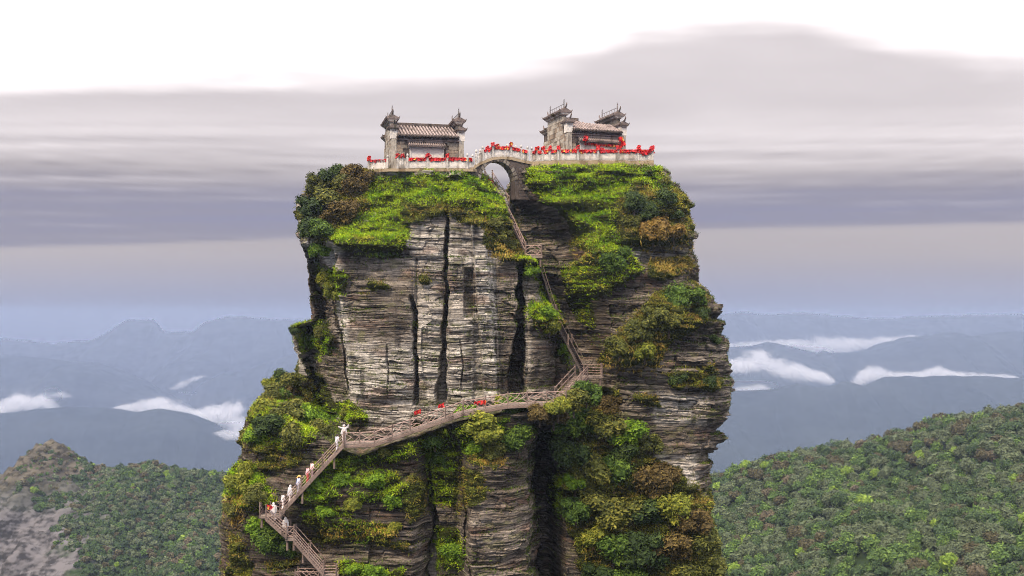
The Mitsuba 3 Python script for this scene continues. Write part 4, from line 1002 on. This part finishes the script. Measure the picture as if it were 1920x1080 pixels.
def person(label, foot, yaw, pose, top, legs, hair, hat=None, hood=False, seed=0, h=1.68):
    """Joints in a local frame: x to the person's left, y backwards, z up; then turned by yaw (0 = facing the viewer)."""
    r = np.random.default_rng(300 + seed); key = thing('person', label, 'person'); k = h / 1.7
    st = {'climb': (.16, -.14, .30), 'stand': (.02, .02, 0.0), 'down': (-.14, .12, .24)}[pose if pose != 'armsup' else 'stand']
    lean = {'climb': -.12, 'stand': -.02, 'down': -.02, 'armsup': .0}[pose]
    hip = np.array([0, 0, .90]); hL, hR = hip + [.09, 0, 0], hip - [.09, 0, 0]
    kL = np.array([.10, -.12 - abs(st[0]), .47 + (.16 if pose == 'climb' else 0)]) if pose in ('climb', 'down') else np.array([.10, -.03, .47]); aL = np.array([.11, -st[0] * .9, .09 + (.19 if pose == 'climb' else 0)])
    kR = np.array([-.10, -.02, .47]); aR = np.array([-.11, .05 - st[1] * .3, .09])
    chest = np.array([0, lean * .7, 1.26]); neck = np.array([0, lean, 1.43]); head = np.array([0, lean - .03, 1.58])
    sL, sR = chest + [.17, 0, .12], chest - [.17, 0, -.12]
    if pose == 'armsup': eL, wL, eR, wR = sL + [.20, -.08, .08], sL + [.20, -.22, .30], sR + [-.22, -.05, .05], sR + [-.40, -.10, .14]
    elif pose == 'climb': eL, wL, eR, wR = sL + [.08, -.06, -.26], sL + [.10, -.28, -.30], sR + [-.08, .04, -.27], sR + [-.10, -.16, -.42]
    else: eL, wL, eR, wR = sL + [.08, .02, -.27], sL + [.09, -.10, -.50], sR + [-.08, .04, -.27], sR + [-.07, -.18, -.44]
    def fingers(w, e, sg_):
        d = unit(w - e); sd = unit(np.cross(d, [0, 1., .2])); palm = w + d * .07; out = [bone(w, palm, .028, .034, 8)]
        for i, L in enumerate((.065, .078, .072, .058)):
            b_ = palm + sd * (i - 1.5) * .021; m_ = b_ + d * L * .55; out += [bone(b_, m_, .0095, .009, 6), bone(m_, m_ + unit(d + np.array([0, -.8, 0])) * L * .5, .009, .008, 6)]
        t0 = w + d * .02 + sd * .03 * sg_; out += [bone(t0, t0 + unit(d * .6 + sd * .8 * sg_) * .05, .012, .010, 6)]
        return out
    body = [bone(hip, chest, .13, .14), bone(chest, neck, .10, .055), bone(neck, head - [0, 0, .05], .052, .055), ball(head, .098, 14), bone(head + [0, -.03, -.02], head + [0, -.055, -.085], .07, .04), bone(head + [0, -.095, .0], head + [0, -.112, -.025], .014, .016, 6),
            ball(head + [.098, .0, -.01], .022, 6), ball(head - [.098, .0, .01], .022, 6), bone(hL, kL, .085, .06), bone(kL, aL, .058, .04), bone(hR, kR, .085, .06), bone(kR, aR, .058, .04),
            bone(aL, aL + [0, -.15, -.05], .045, .035), bone(aR, aR + [0, -.15, -.05], .045, .035), bone(sL, eL, .05, .04), bone(eL, wL, .04, .028), bone(sR, eR, .05, .04), bone(eR, wR, .04, .028), bone(sL, sR, .055, .055)] + fingers(wL, eL, -1) + fingers(wR, eR, 1)
    c, s_ = math.cos(yaw), math.sin(yaw); Rm = np.array([[c, s_, 0], [-s_, c, 0], [0, 0, 1.]])
    def emit(part, parts, colr, edge=.05, var=.12, it=5):
        v, f = soft(parts, edge, it); v = (v * k) @ Rm + foot
        cc = np.array(colr)[None] * (1 + var * (FB(v[:, 0] * 9, v[:, 1] * 9, v[:, 2] * 9, 2, seed)[:, None] - .5) * 2)
        put(key + '__' + part, (v, f, np.clip(cc, 0, 1)), 'cloth')
    emit('body', body, (.42, .27, .19), .03, .05, 3)
    for sx in (-1, 1): put(key_of(key + '__eye'), (lambda s0: (((s0.vertices + head + [.035 * sx, -.088, .012]) * k) @ Rm + foot, s0.faces, np.full((len(s0.vertices), 3), .03)))(trimesh.creation.icosphere(1, .012)), 'cloth')
    tr = [bone(hL, kL, .105, .082), bone(kL, aL + [0, 0, .03], .080, .068), bone(hR, kR, .105, .082), bone(kR, aR + [0, 0, .03], .080, .068), bone(hL, hR, .115, .115), bone(hip, hip + [0, 0, .1], .13, .13)]
    emit('trousers', tr, legs)
    for a_ in (aL, aR): emit(key_of('shoe').replace('_001', '') if False else ('shoe' if a_ is aL else 'shoe_001'), [bone(a_ + [0, .02, -.04], a_ + [0, -.16, -.055], .055, .042)], (.06, .055, .06), .04)
    if hood:                                                     # a loose rain cape with its hood up
        cape = [bone(chest + [.10, 0, .08], chest + [.22, .02, -.42], .13, .12), bone(chest + [-.10, 0, .08], chest + [-.22, .02, -.42], .13, .12), bone(chest + [0, .05, .08], chest + [0, .14, -.5], .15, .15), bone(chest + [0, -.05, .05], chest + [0, -.12, -.5], .13, .13), bone(sL, eL, .095, .09), bone(eL, wL, .088, .07), bone(sR, eR, .095, .09), bone(eR, wR, .088, .07)]
        emit('rain_cape', cape, top, .05, .2)
        hd = m3.Manifold.batch_boolean([ball(head + [0, .02, .01], .135, 14), bone(head + [0, .05, -.03], neck + [0, .04, -.06], .12, .11)], m3.OpType.Add) - ball(head + [0, -.10, -.01], .088, 12)
        emit('hood', [hd], top, .04, .15, 3)
    else:
        emit('jacket', [bone(hip + [0, 0, .0], chest + [0, 0, .02], .155, .165), bone(chest, neck - [0, 0, .05], .13, .08), bone(sL, eL, .072, .058), bone(eL, wL - (wL - eL) * .12, .056, .044), bone(sR, eR, .072, .058), bone(eR, wR - (wR - eR) * .12, .056, .044), bone(sL, sR, .075, .075)], top)
        hb = m3.Manifold.batch_boolean([ball(head + [0, .015, .018], .108, 14), bone(head + [0, .06, -.02], neck + [0, .07, .0], .07, .05)], m3.OpType.Add) - bone(head + [0, -.12, -.05], head + [0, -.12, .0], .085, .075, 12)
        emit('hair', [hb], hair, .04, .2, 3)
    if hat: emit('hat', [m3.Manifold.cylinder(.025, .20, .19, 18).translate([float(head[0]), float(head[1]), float(head[2] + .05)]), m3.Manifold.cylinder(.11, .115, .09, 16).translate([float(head[0]), float(head[1]), float(head[2] + .06)])], hat, .05, .1, 2)
    return key


def onflight(a, b, t, side=0.0):
    d = b - a; n = round(abs(d[2]) / .19); k = math.floor(t * n); u = unit(d * [1, 1, 0]); s_ = np.array([-u[1], u[0], 0])
    return a + d * [1, 1, 0] * (k + .5) / n + [0, 0, d[2] * (k + 1) / n] + s_ * side * (1 if s_[1] > 0 else -1)


WHT, PALE = (.50, .485, .485), (.42, .43, .46)
LA, LB = node(541, 1002, 102.3), node(503, 968, 102.4)
person('person in white rain cape with raised arms at the top of the long flight', node(645, 829, 102.9), .5, 'armsup', WHT, (.62, .58, .58), (.04, .03, .03), hood=True, seed=1)
person('person in pale blue grey jacket and trousers two steps below the walkway', onflight(FA_, FB_, .86), 2.4, 'climb', (.50, .52, .58), (.48, .49, .54), (.04, .03, .03), seed=2)
person('person in pink and white jacket with red trousers halfway up the long flight', onflight(FA_, FB_, .42, -.25), 2.3, 'climb', (.62, .36, .38), (.45, .03, .04), (.05, .04, .03), seed=3)
person('person in pale pink jacket behind the red trousers on the long flight', onflight(FA_, FB_, .46, .3), 2.4, 'climb', (.68, .50, .50), (.42, .30, .32), (.05, .04, .03), seed=4)
person('person in light blue shirt wearing a straw hat on the long flight', onflight(FA_, FB_, .26, -.25), 2.3, 'climb', (.42, .47, .62), (.36, .36, .40), (.04, .03, .03), hat=(.50, .36, .14), seed=5)
person('person in dark blue jacket wearing a straw hat on the long flight', onflight(FA_, FB_, .24, .32), 2.3, 'climb', (.05, .06, .12), (.10, .10, .14), (.04, .03, .03), hat=(.48, .33, .12), seed=6)
person('person in pale grey rain cape on the lower third of the long flight', onflight(FA_, FB_, .14), 2.4, 'climb', PALE, (.50, .46, .46), (.04, .03, .03), hood=True, seed=7)
person('person in white jacket with white trousers near the foot of the long flight', onflight(FA_, FB_, .015, .2), 2.4, 'climb', WHT, (.60, .57, .57), (.05, .04, .03), seed=8)
person('person in white rain cape at the top of the short flight by the corner', onflight(LA, LB, .72), 3.6, 'climb', WHT, (.66, .62, .62), (.04, .03, .03), hood=True, seed=9)
person('person in white rain cape at the foot of the short flight by the small landing', node(536, 1003, 102.3), 3.7, 'climb', WHT, (.60, .52, .52), (.04, .03, .03), hood=True, seed=10)

# ------------------------------------------------------------------ hills, far ranges, valley
def line_at(pts, px, k): return np.interp(px, [p[0] for p in pts], [p[k] for p in pts])


def grid_mesh(X, Y, Z):
    m, n = X.shape
    idx = np.arange(m * n).reshape(m, n)
    a, b, c, d = idx[:-1, :-1].ravel(), idx[:-1, 1:].ravel(), idx[1:, :-1].ravel(), idx[1:, 1:].ravel()
    return np.stack([X, Y, Z], -1).reshape(-1, 3), np.concatenate([np.stack([a, b, d], -1), np.stack([a, d, c], -1)])


def world_line(pts):  # (px, py, Y) -> X, Y, Z
    p = np.array([at(*q) for q in pts]); return p[np.argsort(p[:, 0])]


RIDGE_R = world_line([(1180, 985, 480), (1270, 940, 478), (1325, 912, 475), (1400, 886, 470), (1500, 862, 465), (1600, 850, 460), (1680, 828, 455), (1750, 803, 450), (1850, 792, 440), (1920, 777, 432), (2100, 730, 420), (2400, 690, 400), (2900, 700, 380)])
RIDGE_L = world_line([(-900, 960, 640), (-500, 905, 640), (-150, 950, 630), (-60, 935, 625), (0, 905, 620), (40, 878, 620), (72, 842, 620), (95, 834, 620), (122, 842, 620), (148, 874, 620), (200, 886, 620), (250, 882, 615), (290, 876, 615), (330, 888, 615), (400, 894, 615), (440, 900, 615), (600, 915, 620), (900, 930, 640)])


def hill_height(R, X, Y, sf, sb, seed, amp=7.0):
    yr, zr = np.interp(X, R[:, 0], R[:, 1]), np.interp(X, R[:, 0], R[:, 2])
    d = Y - yr
    s = np.where(d < 0, sf, sb)
    z = zr - s * (np.sqrt(d * d + 36) - 6) - np.clip(-d - 190, 0, 1e9) * .5 - np.clip(d - 60, 0, 1e9) * .35
    k = np.clip(np.abs(d) / 40, 0, 1)
    z = z + k * amp * (FB(X / 48, Y / 60, seed, 4) - .5) * 2 - k * amp * .8 * np.abs(FB(X / 33 + 5, Y / 140, seed + 3, 3) - .5) * 2
    return np.maximum(z, -905)


def hill(name, R, x0, x1, y0, y1, nx, ny, sf, sb, seed, bsdf, label, amp=7.0, rough=0):
    X, Y = np.meshgrid(np.linspace(x0, x1, nx), np.linspace(y0, y1, ny))
    Z = hill_height(R, X, Y, sf, sb, seed, amp)
    if rough: Z = Z + rough * (1.4 * np.abs(FB(X / 9, Y / 14, seed, 4) - .5) * 2 + .8 * (FB(X / 3.4, Y / 3.4, seed + 4, 3) - .5)) * np.clip((-X - 200 + 30 * (FB(X / 20, Y / 20, 3.5, 3) - .5)) / 30, .12, 1)
    scene[name] = mikit.ply(grid_mesh(X, Y, Z), bsdf, smooth=True)
    labels[name] = {'label': label, 'kind': 'structure', 'category': 'hill'}


def hill_colour(p, n, uv):
    a = fbm(p.x * .09, p.y * .09, p.z * .09, 4); b = noise(p.x * .5, p.y * .5, p.z * .9)
    rock = mix((.026, .025, .025), (.10, .094, .096), smoothstep(.3, .7, fbm(p.x * .35, p.y * .10, p.z * .25, 4) + .4 * (b - .5)))
    green = mix((.014, .024, .011), (.03, .046, .017), b)
    knob = smoothstep(-212., -236., p.x + 30 * (a - .5)) * smoothstep(-104., -90., p.z + 10 * (a - .5))
    green = mix(green, mix((.028, .025, .018), (.085, .075, .055), smoothstep(.3, .7, fbm(p.x * .4, p.y * .15, p.z * .5, 3))), knob)
    return mix(green, rock, smoothstep(-.62, -.80, p.x * .004 + .35 * (a - .5) + .006 * (p.z + 120)) * 0 + smoothstep(0., 1., (-p.x - 205 + 90 * (a - .5)) / 24.) * smoothstep(-335., -310., p.x + 40 * (a - .5)) * smoothstep(-86., -108., p.z + 16 * (a - .5)))


scene['hill_ground'] = {'type': 'twosided', 'b': {'type': 'diffuse', 'reflectance': mikit.proc(hill_colour)}}
scene['far_ground'] = {'type': 'twosided', 'b': {'type': 'diffuse', 'reflectance': mikit.proc(lambda p, n, uv: mix((.012, .020, .026), (.034, .044, .044), fbm(p.x * .005, p.y * .005, p.z * .012, 4)))}}
hill('hillside', RIDGE_R, 40, 720, 60, 900, 170, 200, .165, .55, 2, 'hill_ground', 'wooded hillside rising behind the rock towers on the sunny side')
hill('hillside_001', RIDGE_L, -520, 120, 330, 900, 400, 360, .36, .5, 5, 'hill_ground', 'darker wooded ridge with a bare rocky peak at its end', amp=6, rough=5)
RIDGE_M = world_line([(1100, 960, 1100), (1300, 915, 1100), (1400, 878, 1100), (1470, 858, 1100), (1530, 846, 1100), (1556, 832, 1100), (1580, 834, 1100), (1610, 846, 1100), (1700, 850, 1100), (1900, 880, 1100), (2200, 900, 1100)])
hill('hillside_002', RIDGE_M, -100, 800, 800, 1600, 160, 120, .3, .5, 7, 'hill_ground', 'small pale green hazy hill just behind the wooded hillside', amp=6)


def mountain(name, pts, Y, seed, sf, sb, label, rough=1.0, nx=420, ny=90):
    R = world_line([(a, b, Y) for a, b in pts])
    x = np.linspace(R[0, 0], R[-1, 0], nx); dy = np.concatenate([-np.geomspace(2600, 12, ny // 2), [0], np.geomspace(12, 2600, ny // 2)])
    X, D = np.meshgrid(x, dy)
    zr = np.interp(X, R[:, 0], R[:, 2])
    sp = FB(X / 420 + .4 * D / 900, D / 1500, seed, 4) - .5
    Z = zr - np.where(D < 0, sf, sb) * (np.sqrt(D * D + 900) - 30) + np.clip(np.abs(D) / 250, 0, 1) * 330 * sp * rough + 16 * rough * (FB(X / 110, D / 110, seed + 2, 3) - .5)
    scene[name] = mikit.ply(grid_mesh(X, Y + D, np.maximum(Z, -912)), 'far_ground', smooth=True)
    labels[name] = {'label': label, 'kind': 'structure', 'category': 'mountain range'}


mountain('mountain_range', [(-900, 830), (-300, 800), (-60, 785), (0, 775), (60, 765), (130, 761), (200, 767), (255, 774), (300, 768), (350, 776), (400, 792), (440, 816), (500, 850), (600, 880), (900, 900)], 3600, 3, .42, .5, 'nearest blue hazy mountain ridge beyond the wooded ridge with the rocky peak')
mountain('mountain_range_001', [(900, 880), (1150, 800), (1250, 760), (1330, 735), (1395, 730), (1440, 730), (1490, 722), (1540, 727), (1565, 724), (1585, 714), (1620, 722), (1655, 707), (1700, 706), (1730, 710), (1790, 704), (1850, 706), (1920, 707), (2100, 690), (2600, 720), (3000, 760)], 3650, 8, .42, .5, 'nearest blue hazy mountain ridge beyond the wooded hillside')
mountain('mountain_range_002', [(-900, 640), (-300, 660), (0, 664), (100, 672), (150, 682), (200, 695), (250, 715), (290, 735), (330, 765), (450, 830), (700, 860)], 5300, 12, .4, .45, 'second hazy ridge sloping down to a valley')
mountain('mountain_range_003', [(900, 760), (1200, 690), (1360, 652), (1400, 650), (1440, 642), (1490, 652), (1530, 662), (1545, 655), (1560, 662), (1640, 658), (1700, 644), (1760, 630), (1790, 624), (1830, 630), (1870, 624), (1920, 622), (2200, 610), (2900, 640)], 5400, 15, .4, .45, 'second hazy ridge with low cloud lying along its top')
mountain('mountain_range_004', [(-1200, 630), (-300, 625), (0, 634), (100, 645), (170, 640), (205, 622), (235, 601), (290, 599), (305, 622), (360, 622), (385, 602), (430, 594), (560, 600), (700, 640), (900, 660)], 7400, 21, .35, .4, 'farthest faint ridge with a flat topped summit')
mountain('mountain_range_006', [(150, 800), (260, 772), (330, 742), (400, 712), (470, 690), (540, 668), (640, 650), (800, 660), (1000, 700)], 6200, 31, .4, .45, 'hazy ridge rising from the left valley towards the rock tower')
mountain('mountain_range_005', [(900, 640), (1200, 610), (1340, 592), (1390, 585), (1440, 590), (1500, 586), (1580, 594), (1640, 598), (1760, 592), (1920, 589), (2300, 592), (3000, 610)], 7700, 25, .35, .4, 'farthest faint ridge along the horizon', rough=.7)

scene['valley_floor'] = mikit.ply((np.array([[-15800, -15800, -900.], [15800, -15800, -900], [15800, 15800, -900], [-15800, 15800, -900]]), np.array([[0, 1, 2], [0, 2, 3]])), 'far_ground')
labels['valley_floor'] = {'label': 'valley floor far below the rock towers', 'kind': 'structure', 'category': 'valley'}

# ------------------------------------------------------------------ forest
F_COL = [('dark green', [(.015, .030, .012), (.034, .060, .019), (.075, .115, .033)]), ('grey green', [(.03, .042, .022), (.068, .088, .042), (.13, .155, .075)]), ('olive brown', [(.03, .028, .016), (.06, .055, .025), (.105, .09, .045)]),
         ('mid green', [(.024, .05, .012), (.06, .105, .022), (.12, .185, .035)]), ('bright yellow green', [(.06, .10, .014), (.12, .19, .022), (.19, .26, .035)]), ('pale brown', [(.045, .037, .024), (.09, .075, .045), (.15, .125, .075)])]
for lod, (n, leaf) in enumerate(((520, .125), (140, .25))):
    for ci, (cn, pal) in enumerate(F_COL):
        for var in range(2):
            r = np.random.default_rng(4000 + ci * 10 + var + lod * 100)
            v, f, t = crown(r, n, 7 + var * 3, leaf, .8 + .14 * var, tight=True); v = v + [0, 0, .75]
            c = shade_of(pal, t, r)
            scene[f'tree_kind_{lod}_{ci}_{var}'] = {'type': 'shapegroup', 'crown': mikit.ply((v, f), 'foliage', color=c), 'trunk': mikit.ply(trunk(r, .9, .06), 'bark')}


def hill_trees(R, x0, x1, y0, y1, sf, sb, seed, amp, n, sep, r):
    pts = np.stack([x0 + (x1 - x0) * r.random(n), y0 + (y1 - y0) * r.random(n)], 1)
    from scipy.spatial import cKDTree
    keep = np.ones(n, bool); tree = cKDTree(pts)
    for i, nb in enumerate(tree.query_ball_point(pts, sep)):
        if keep[i]:
            for j in nb:
                if j > i: keep[j] = False
    pts = pts[keep]
    z = hill_height(R, pts[:, 0], pts[:, 1], sf, sb, seed, amp)
    return np.column_stack([pts, z])


def tree_at(key, p, size, ci, var, lod, r):
    scene[key] = {'type': 'instance', 'group': {'type': 'ref', 'id': f'tree_kind_{lod}_{ci}_{var}'}, 'to_world': T().translate([float(v) for v in p]).rotate([0, 0, 1], float(r.random() * 360)).scale([size, size, float(size * (.85 + .45 * r.random()))])}


r = np.random.default_rng(91)
TR_ = hill_trees(RIDGE_R, 45, 380, 230, 520, .165, .55, 2, 7.0, 22000, 2.65, r)
px, py = CX + TR_[:, 0] / TR_[:, 1] * F, HY - TR_[:, 2] / TR_[:, 1] * F
TR_ = TR_[(px > 1060) & (px < 2180) & (py < 1160)]
px, py = CX + TR_[:, 0] / TR_[:, 1] * F, HY - TR_[:, 2] / TR_[:, 1] * F
tone = FB(TR_[:, 0] / 38, TR_[:, 1] / 38, 1.5, 3, 5)
big = 2.35 + 1.8 * r.random(len(TR_)) ** 1.5
inview = (px > 1345) & (px < 1900) & (py > 760) & (py < 1065)
score = np.where(inview, big / TR_[:, 1], 0)
near300 = set(np.argsort(-score)[:300].tolist())
rows_ = {}
nt = nf = 0
for i, p in enumerate(TR_):
    ridge = np.interp(p[0], RIDGE_R[:, 0], RIDGE_R[:, 1]) - p[1]
    w = np.array([.26, .36, .07 + (.18 if ridge < 25 else 0), .22, .018, .012]) * np.exp(2.2 * (tone[i] - .5) * np.array([-2, -.6, -1, 1.5, 3.5, .5]))
    if ridge < 25: w[4] *= .3
    ci = int(r.choice(6, p=w / w.sum())); var = int(r.integers(2))
    if i in near300:
        key = 'tree' + ('_%03d' % nt if nt else ''); nt += 1
        labels[key] = {'label': f'{F_COL[ci][0]} {"upright" if var else "broad"} tree on the near slope of the wooded hillside', 'category': 'tree', 'group': 'trees on the near slope of the hillside'}
        rows_.setdefault((ci, var), []).append((key, px[i], py[i]))
    else: key = 'forest__%04d' % nf; nf += 1
    tree_at(key, p - [0, 0, .3], big[i], ci, var, 0, r)
labels['forest'] = {'label': 'dense mixed forest covering the hillside beyond the right rock tower', 'kind': 'stuff', 'category': 'forest'}
zone = {}
for (ci, var), ks in rows_.items():
    for k, x, y in ks:
        h = 'high on' if y < 900 else 'halfway up' if y < 990 else 'low on'
        w = 'beside the rock' if x < 1480 else 'at its middle' if x < 1680 else 'near the picture edge'
        zone.setdefault((ci, var, h, w), []).append((x, k))
for (ci, var, h, w), ks in zone.items():
    ks.sort()
    for j, (x, k) in enumerate(ks):
        pos = '' if len(ks) == 1 else ', ' + ('leftmost' if j == 0 else 'rightmost' if j == len(ks) - 1 else ['second', 'third', 'fourth', 'fifth', 'sixth', 'seventh', 'eighth', 'ninth', 'tenth', 'eleventh', 'twelfth', 'thirteenth', 'fourteenth', 'fifteenth', 'sixteenth', 'seventeenth', 'eighteenth', 'nineteenth', 'twentieth', 'last but some'][min(j - 1, 19)] + ' from left')
        labels[k]['label'] = f'{F_COL[ci][0]} {"upright" if var else "broad"} tree {h} the hillside {w}{pos}'
print('trees right', len(TR_))
TL_ = hill_trees(RIDGE_L, -440, 10, 395, 660, .36, .5, 5, 6.0, 42000, 2.0, r)
px, py = CX + TL_[:, 0] / TL_[:, 1] * F, HY - TL_[:, 2] / TL_[:, 1] * F
bare = FB(TL_[:, 0] / 16, TL_[:, 1] / 16, .5, 3, 8) + .006 * (px - 40 - .62 * np.clip(py - 890, 0, 400)) + .25 * (py < 900) + np.clip((-40 - px) / 120, 0, 1) * 2
ok = (px > -420) & (px < 760) & (py < 1140) & (bare > .40 + .14 * r.random(len(TL_)))
TL_, px, py = TL_[ok], px[ok], py[ok]
tone = FB(TL_[:, 0] / 30, TL_[:, 1] / 30, 7.5, 3, 5)
for i, p in enumerate(TL_):
    w = np.array([.52, .26, .10, .10, .008, .02]) * np.exp(2.0 * (tone[i] - .5) * np.array([-2, -.6, -1, 1.5, 3.5, .5]))
    knob = px[i] < 150 and py[i] < 900
    if knob: w = np.array([.25, .15, .35, .1, .02, .2])
    ci = int(r.choice(6, p=w / w.sum()))
    sz = (1.7 + 1.3 * r.random() ** 1.5) * (.6 if knob else 1)
    tree_at('forest_001__%04d' % i, p - [0, 0, .2], sz, ci, int(r.integers(2)), 1, r)
labels['forest_001'] = {'label': 'dark bluish forest covering the ridge with the rocky peak', 'kind': 'stuff', 'category': 'forest'}
print('trees left', len(TL_))
TM_ = hill_trees(RIDGE_M, 60, 520, 1000, 1130, .3, .5, 7, 6.0, 9000, 4.0, r)
for i, p in enumerate(TM_): tree_at('forest_002__%04d' % i, p - [0, 0, .3], 2.4 + 1.6 * r.random(), int(r.choice([1, 3, 0])), int(r.integers(2)), 1, r)
labels['forest_002'] = {'label': 'hazy pale forest on the small hill behind the wooded hillside', 'kind': 'stuff', 'category': 'forest'}

# ------------------------------------------------------------------ low cloud lying in the far valleys
def cloud_bank(label, pts, Y, thick, seed, dens=.026):
    """A bank of mist in a thin closed box; pts: (px, py, half height in drawing units) along it."""
    pts = sorted(pts); k = Y / F; m = max(q[2] for q in pts)
    x0, x1 = (pts[0][0] - 12 - CX) * k, (pts[-1][0] + 12 - CX) * k
    z0, z1 = (HY - max(q[1] + q[2] * 1.6 for q in pts)) * k, (HY - min(q[1] - q[2] * 1.9 for q in pts)) * k
    nx, ny, nz = int(np.clip((x1 - x0) / k / 1.0, 40, 420)), 10, int(np.clip((z1 - z0) / k / 1.0, 16, 90))
    Zg, Yg, Xg = np.meshgrid((np.arange(nz) + .5) / nz, (np.arange(ny) + .5) / ny, (np.arange(nx) + .5) / nx, indexing='ij')
    u, v = CX + (x0 + (x1 - x0) * Xg) / k, HY - (z0 + (z1 - z0) * Zg) / k
    n1, n2 = FB(u / 30, v / 15, Yg * 2 + seed, 4, seed), FB(u / 10 + 7, v / 6, Yg * 3 + seed, 4, seed + 3)
    cy, hh = np.interp(u, [q[0] for q in pts], [q[1] for q in pts]), np.interp(u, [q[0] for q in pts], [q[2] for q in pts])
    hh = hh * sst(x0, x0 + 25 * k, x0 + (x1 - x0) * Xg) * sst(x1, x1 - 25 * k, x0 + (x1 - x0) * Xg) + .01
    t = (cy - v) / hh                                             # up is positive
    e = np.where(t > 0, t / (1.25 + 1.0 * (n1 - .5)), -t / 1.15)
    d = np.clip((1 - e ** 2) * 1.2 + 2.3 * (n1 - .55) + 1.9 * (n2 - .5), 0, 1) * (e < 1.5) * np.sin(np.pi * np.clip(Yg, 0, 1))
    grid = np.maximum(d * dens, HZ).astype(np.float32)[..., None]
    key = key_of('cloud_bank'); tw = T().translate([x0, Y - thick / 2, z0]).scale([x1 - x0, thick, z1 - z0])
    scene[key + '_mist'] = {'type': 'heterogeneous', 'albedo': {'type': 'constvolume', 'value': col(.98, .98, .985)}, 'sigma_t': {'type': 'gridvolume', 'grid': mi.VolumeGrid(grid), 'to_world': tw, 'filter_type': 'trilinear', 'wrap_mode': 'clamp'}, 'phase': {'type': 'hg', 'g': .3}}
    sp = trimesh.creation.icosphere(3); hv = np.sign(sp.vertices) * np.abs(sp.vertices) ** .55; hv = hv / np.abs(hv).max(0)      # a rounded hull round the grid
    hv = (hv * .5 + .5) * [x1 - x0, thick, z1 - z0] + [x0, Y - thick / 2, z0]
    scene[key] = mikit.ply((hv, sp.faces), {'type': 'null'}, smooth=False, interior={'type': 'ref', 'id': key + '_mist'}, exterior={'type': 'ref', 'id': 'air'})
    labels[key] = {'label': label, 'category': 'cloud', 'kind': 'stuff'}


cloud_bank('bright low cloud behind the nearest ridge at the far left', [(-60, 772, 10), (0, 768, 12), (38, 752, 17), (62, 757, 10), (78, 752, 14), (100, 764, 9)], 4250, 120, 1)
cloud_bank('thin wisp of cloud above the nearest ridge at the far left', [(98, 741, 3), (114, 739, 6), (128, 743, 3)], 4400, 70, 2)
cloud_bank('long bright cloud bank behind the nearest ridge beside the left shoulder', [(222, 764, 4), (250, 764, 9), (290, 764, 13), (330, 764, 14), (352, 772, 9), (385, 780, 13), (420, 778, 22), (448, 792, 26), (470, 815, 18)], 4250, 140, 3)
cloud_bank('bright cloud tongue spilling over the nearest ridge beside the left shoulder', [(408, 812, 5), (425, 816, 8), (450, 818, 8), (470, 812, 10)], 3350, 70, 4)
cloud_bank('pale wisp of cloud drifting in the middle of the left valley', [(325, 728, 5), (345, 720, 7), (360, 712, 5), (380, 706, 3)], 5000, 70, 5)
cloud_bank('long flat cloud lying on the second ridge beyond the right tower', [(1330, 650, 6), (1400, 646, 5), (1480, 643, 6), (1530, 648, 12), (1580, 650, 13), (1640, 642, 7), (1700, 634, 4), (1738, 630, 3)], 6300, 130, 6)
cloud_bank('big soft cloud beyond the edge of the right tower', [(1350, 690, 10), (1390, 682, 14), (1430, 680, 17), (1465, 694, 15), (1500, 700, 13), (1530, 706, 11), (1560, 716, 9)], 4500, 140, 7)
cloud_bank('low cloud rising behind the nearest ridge in the middle of the right valley', [(1600, 720, 10), (1625, 705, 15), (1650, 704, 11), (1690, 706, 8), (1730, 704, 8), (1760, 698, 10), (1785, 703, 6), (1830, 704, 5), (1900, 707, 4)], 4350, 120, 8)
cloud_bank('small bright cloud behind the nearest ridge at the edge of the right tower', [(1355, 734, 4), (1400, 729, 6), (1425, 728, 7), (1445, 731, 4)], 4100, 70, 9)

# ------------------------------------------------------------------ the air
scene['air'] = {'type': 'homogeneous', 'albedo': {'type': 'rgb', 'value': [.445, .53, .72]}, 'sigma_t': HZ, 'phase': {'type': 'hg', 'g': .72}}
scene['haze'] = {'type': 'cube', 'to_world': T().translate([0, 0, -436]).scale([15900, 15900, 466]), 'bsdf': {'type': 'null'}, 'interior': {'type': 'ref', 'id': 'air'}}
labels['haze'] = {'label': 'thin blue grey haze filling the valleys', 'kind': 'stuff', 'category': 'haze'}
scene['camera']['medium'] = {'type': 'ref', 'id': 'air'}
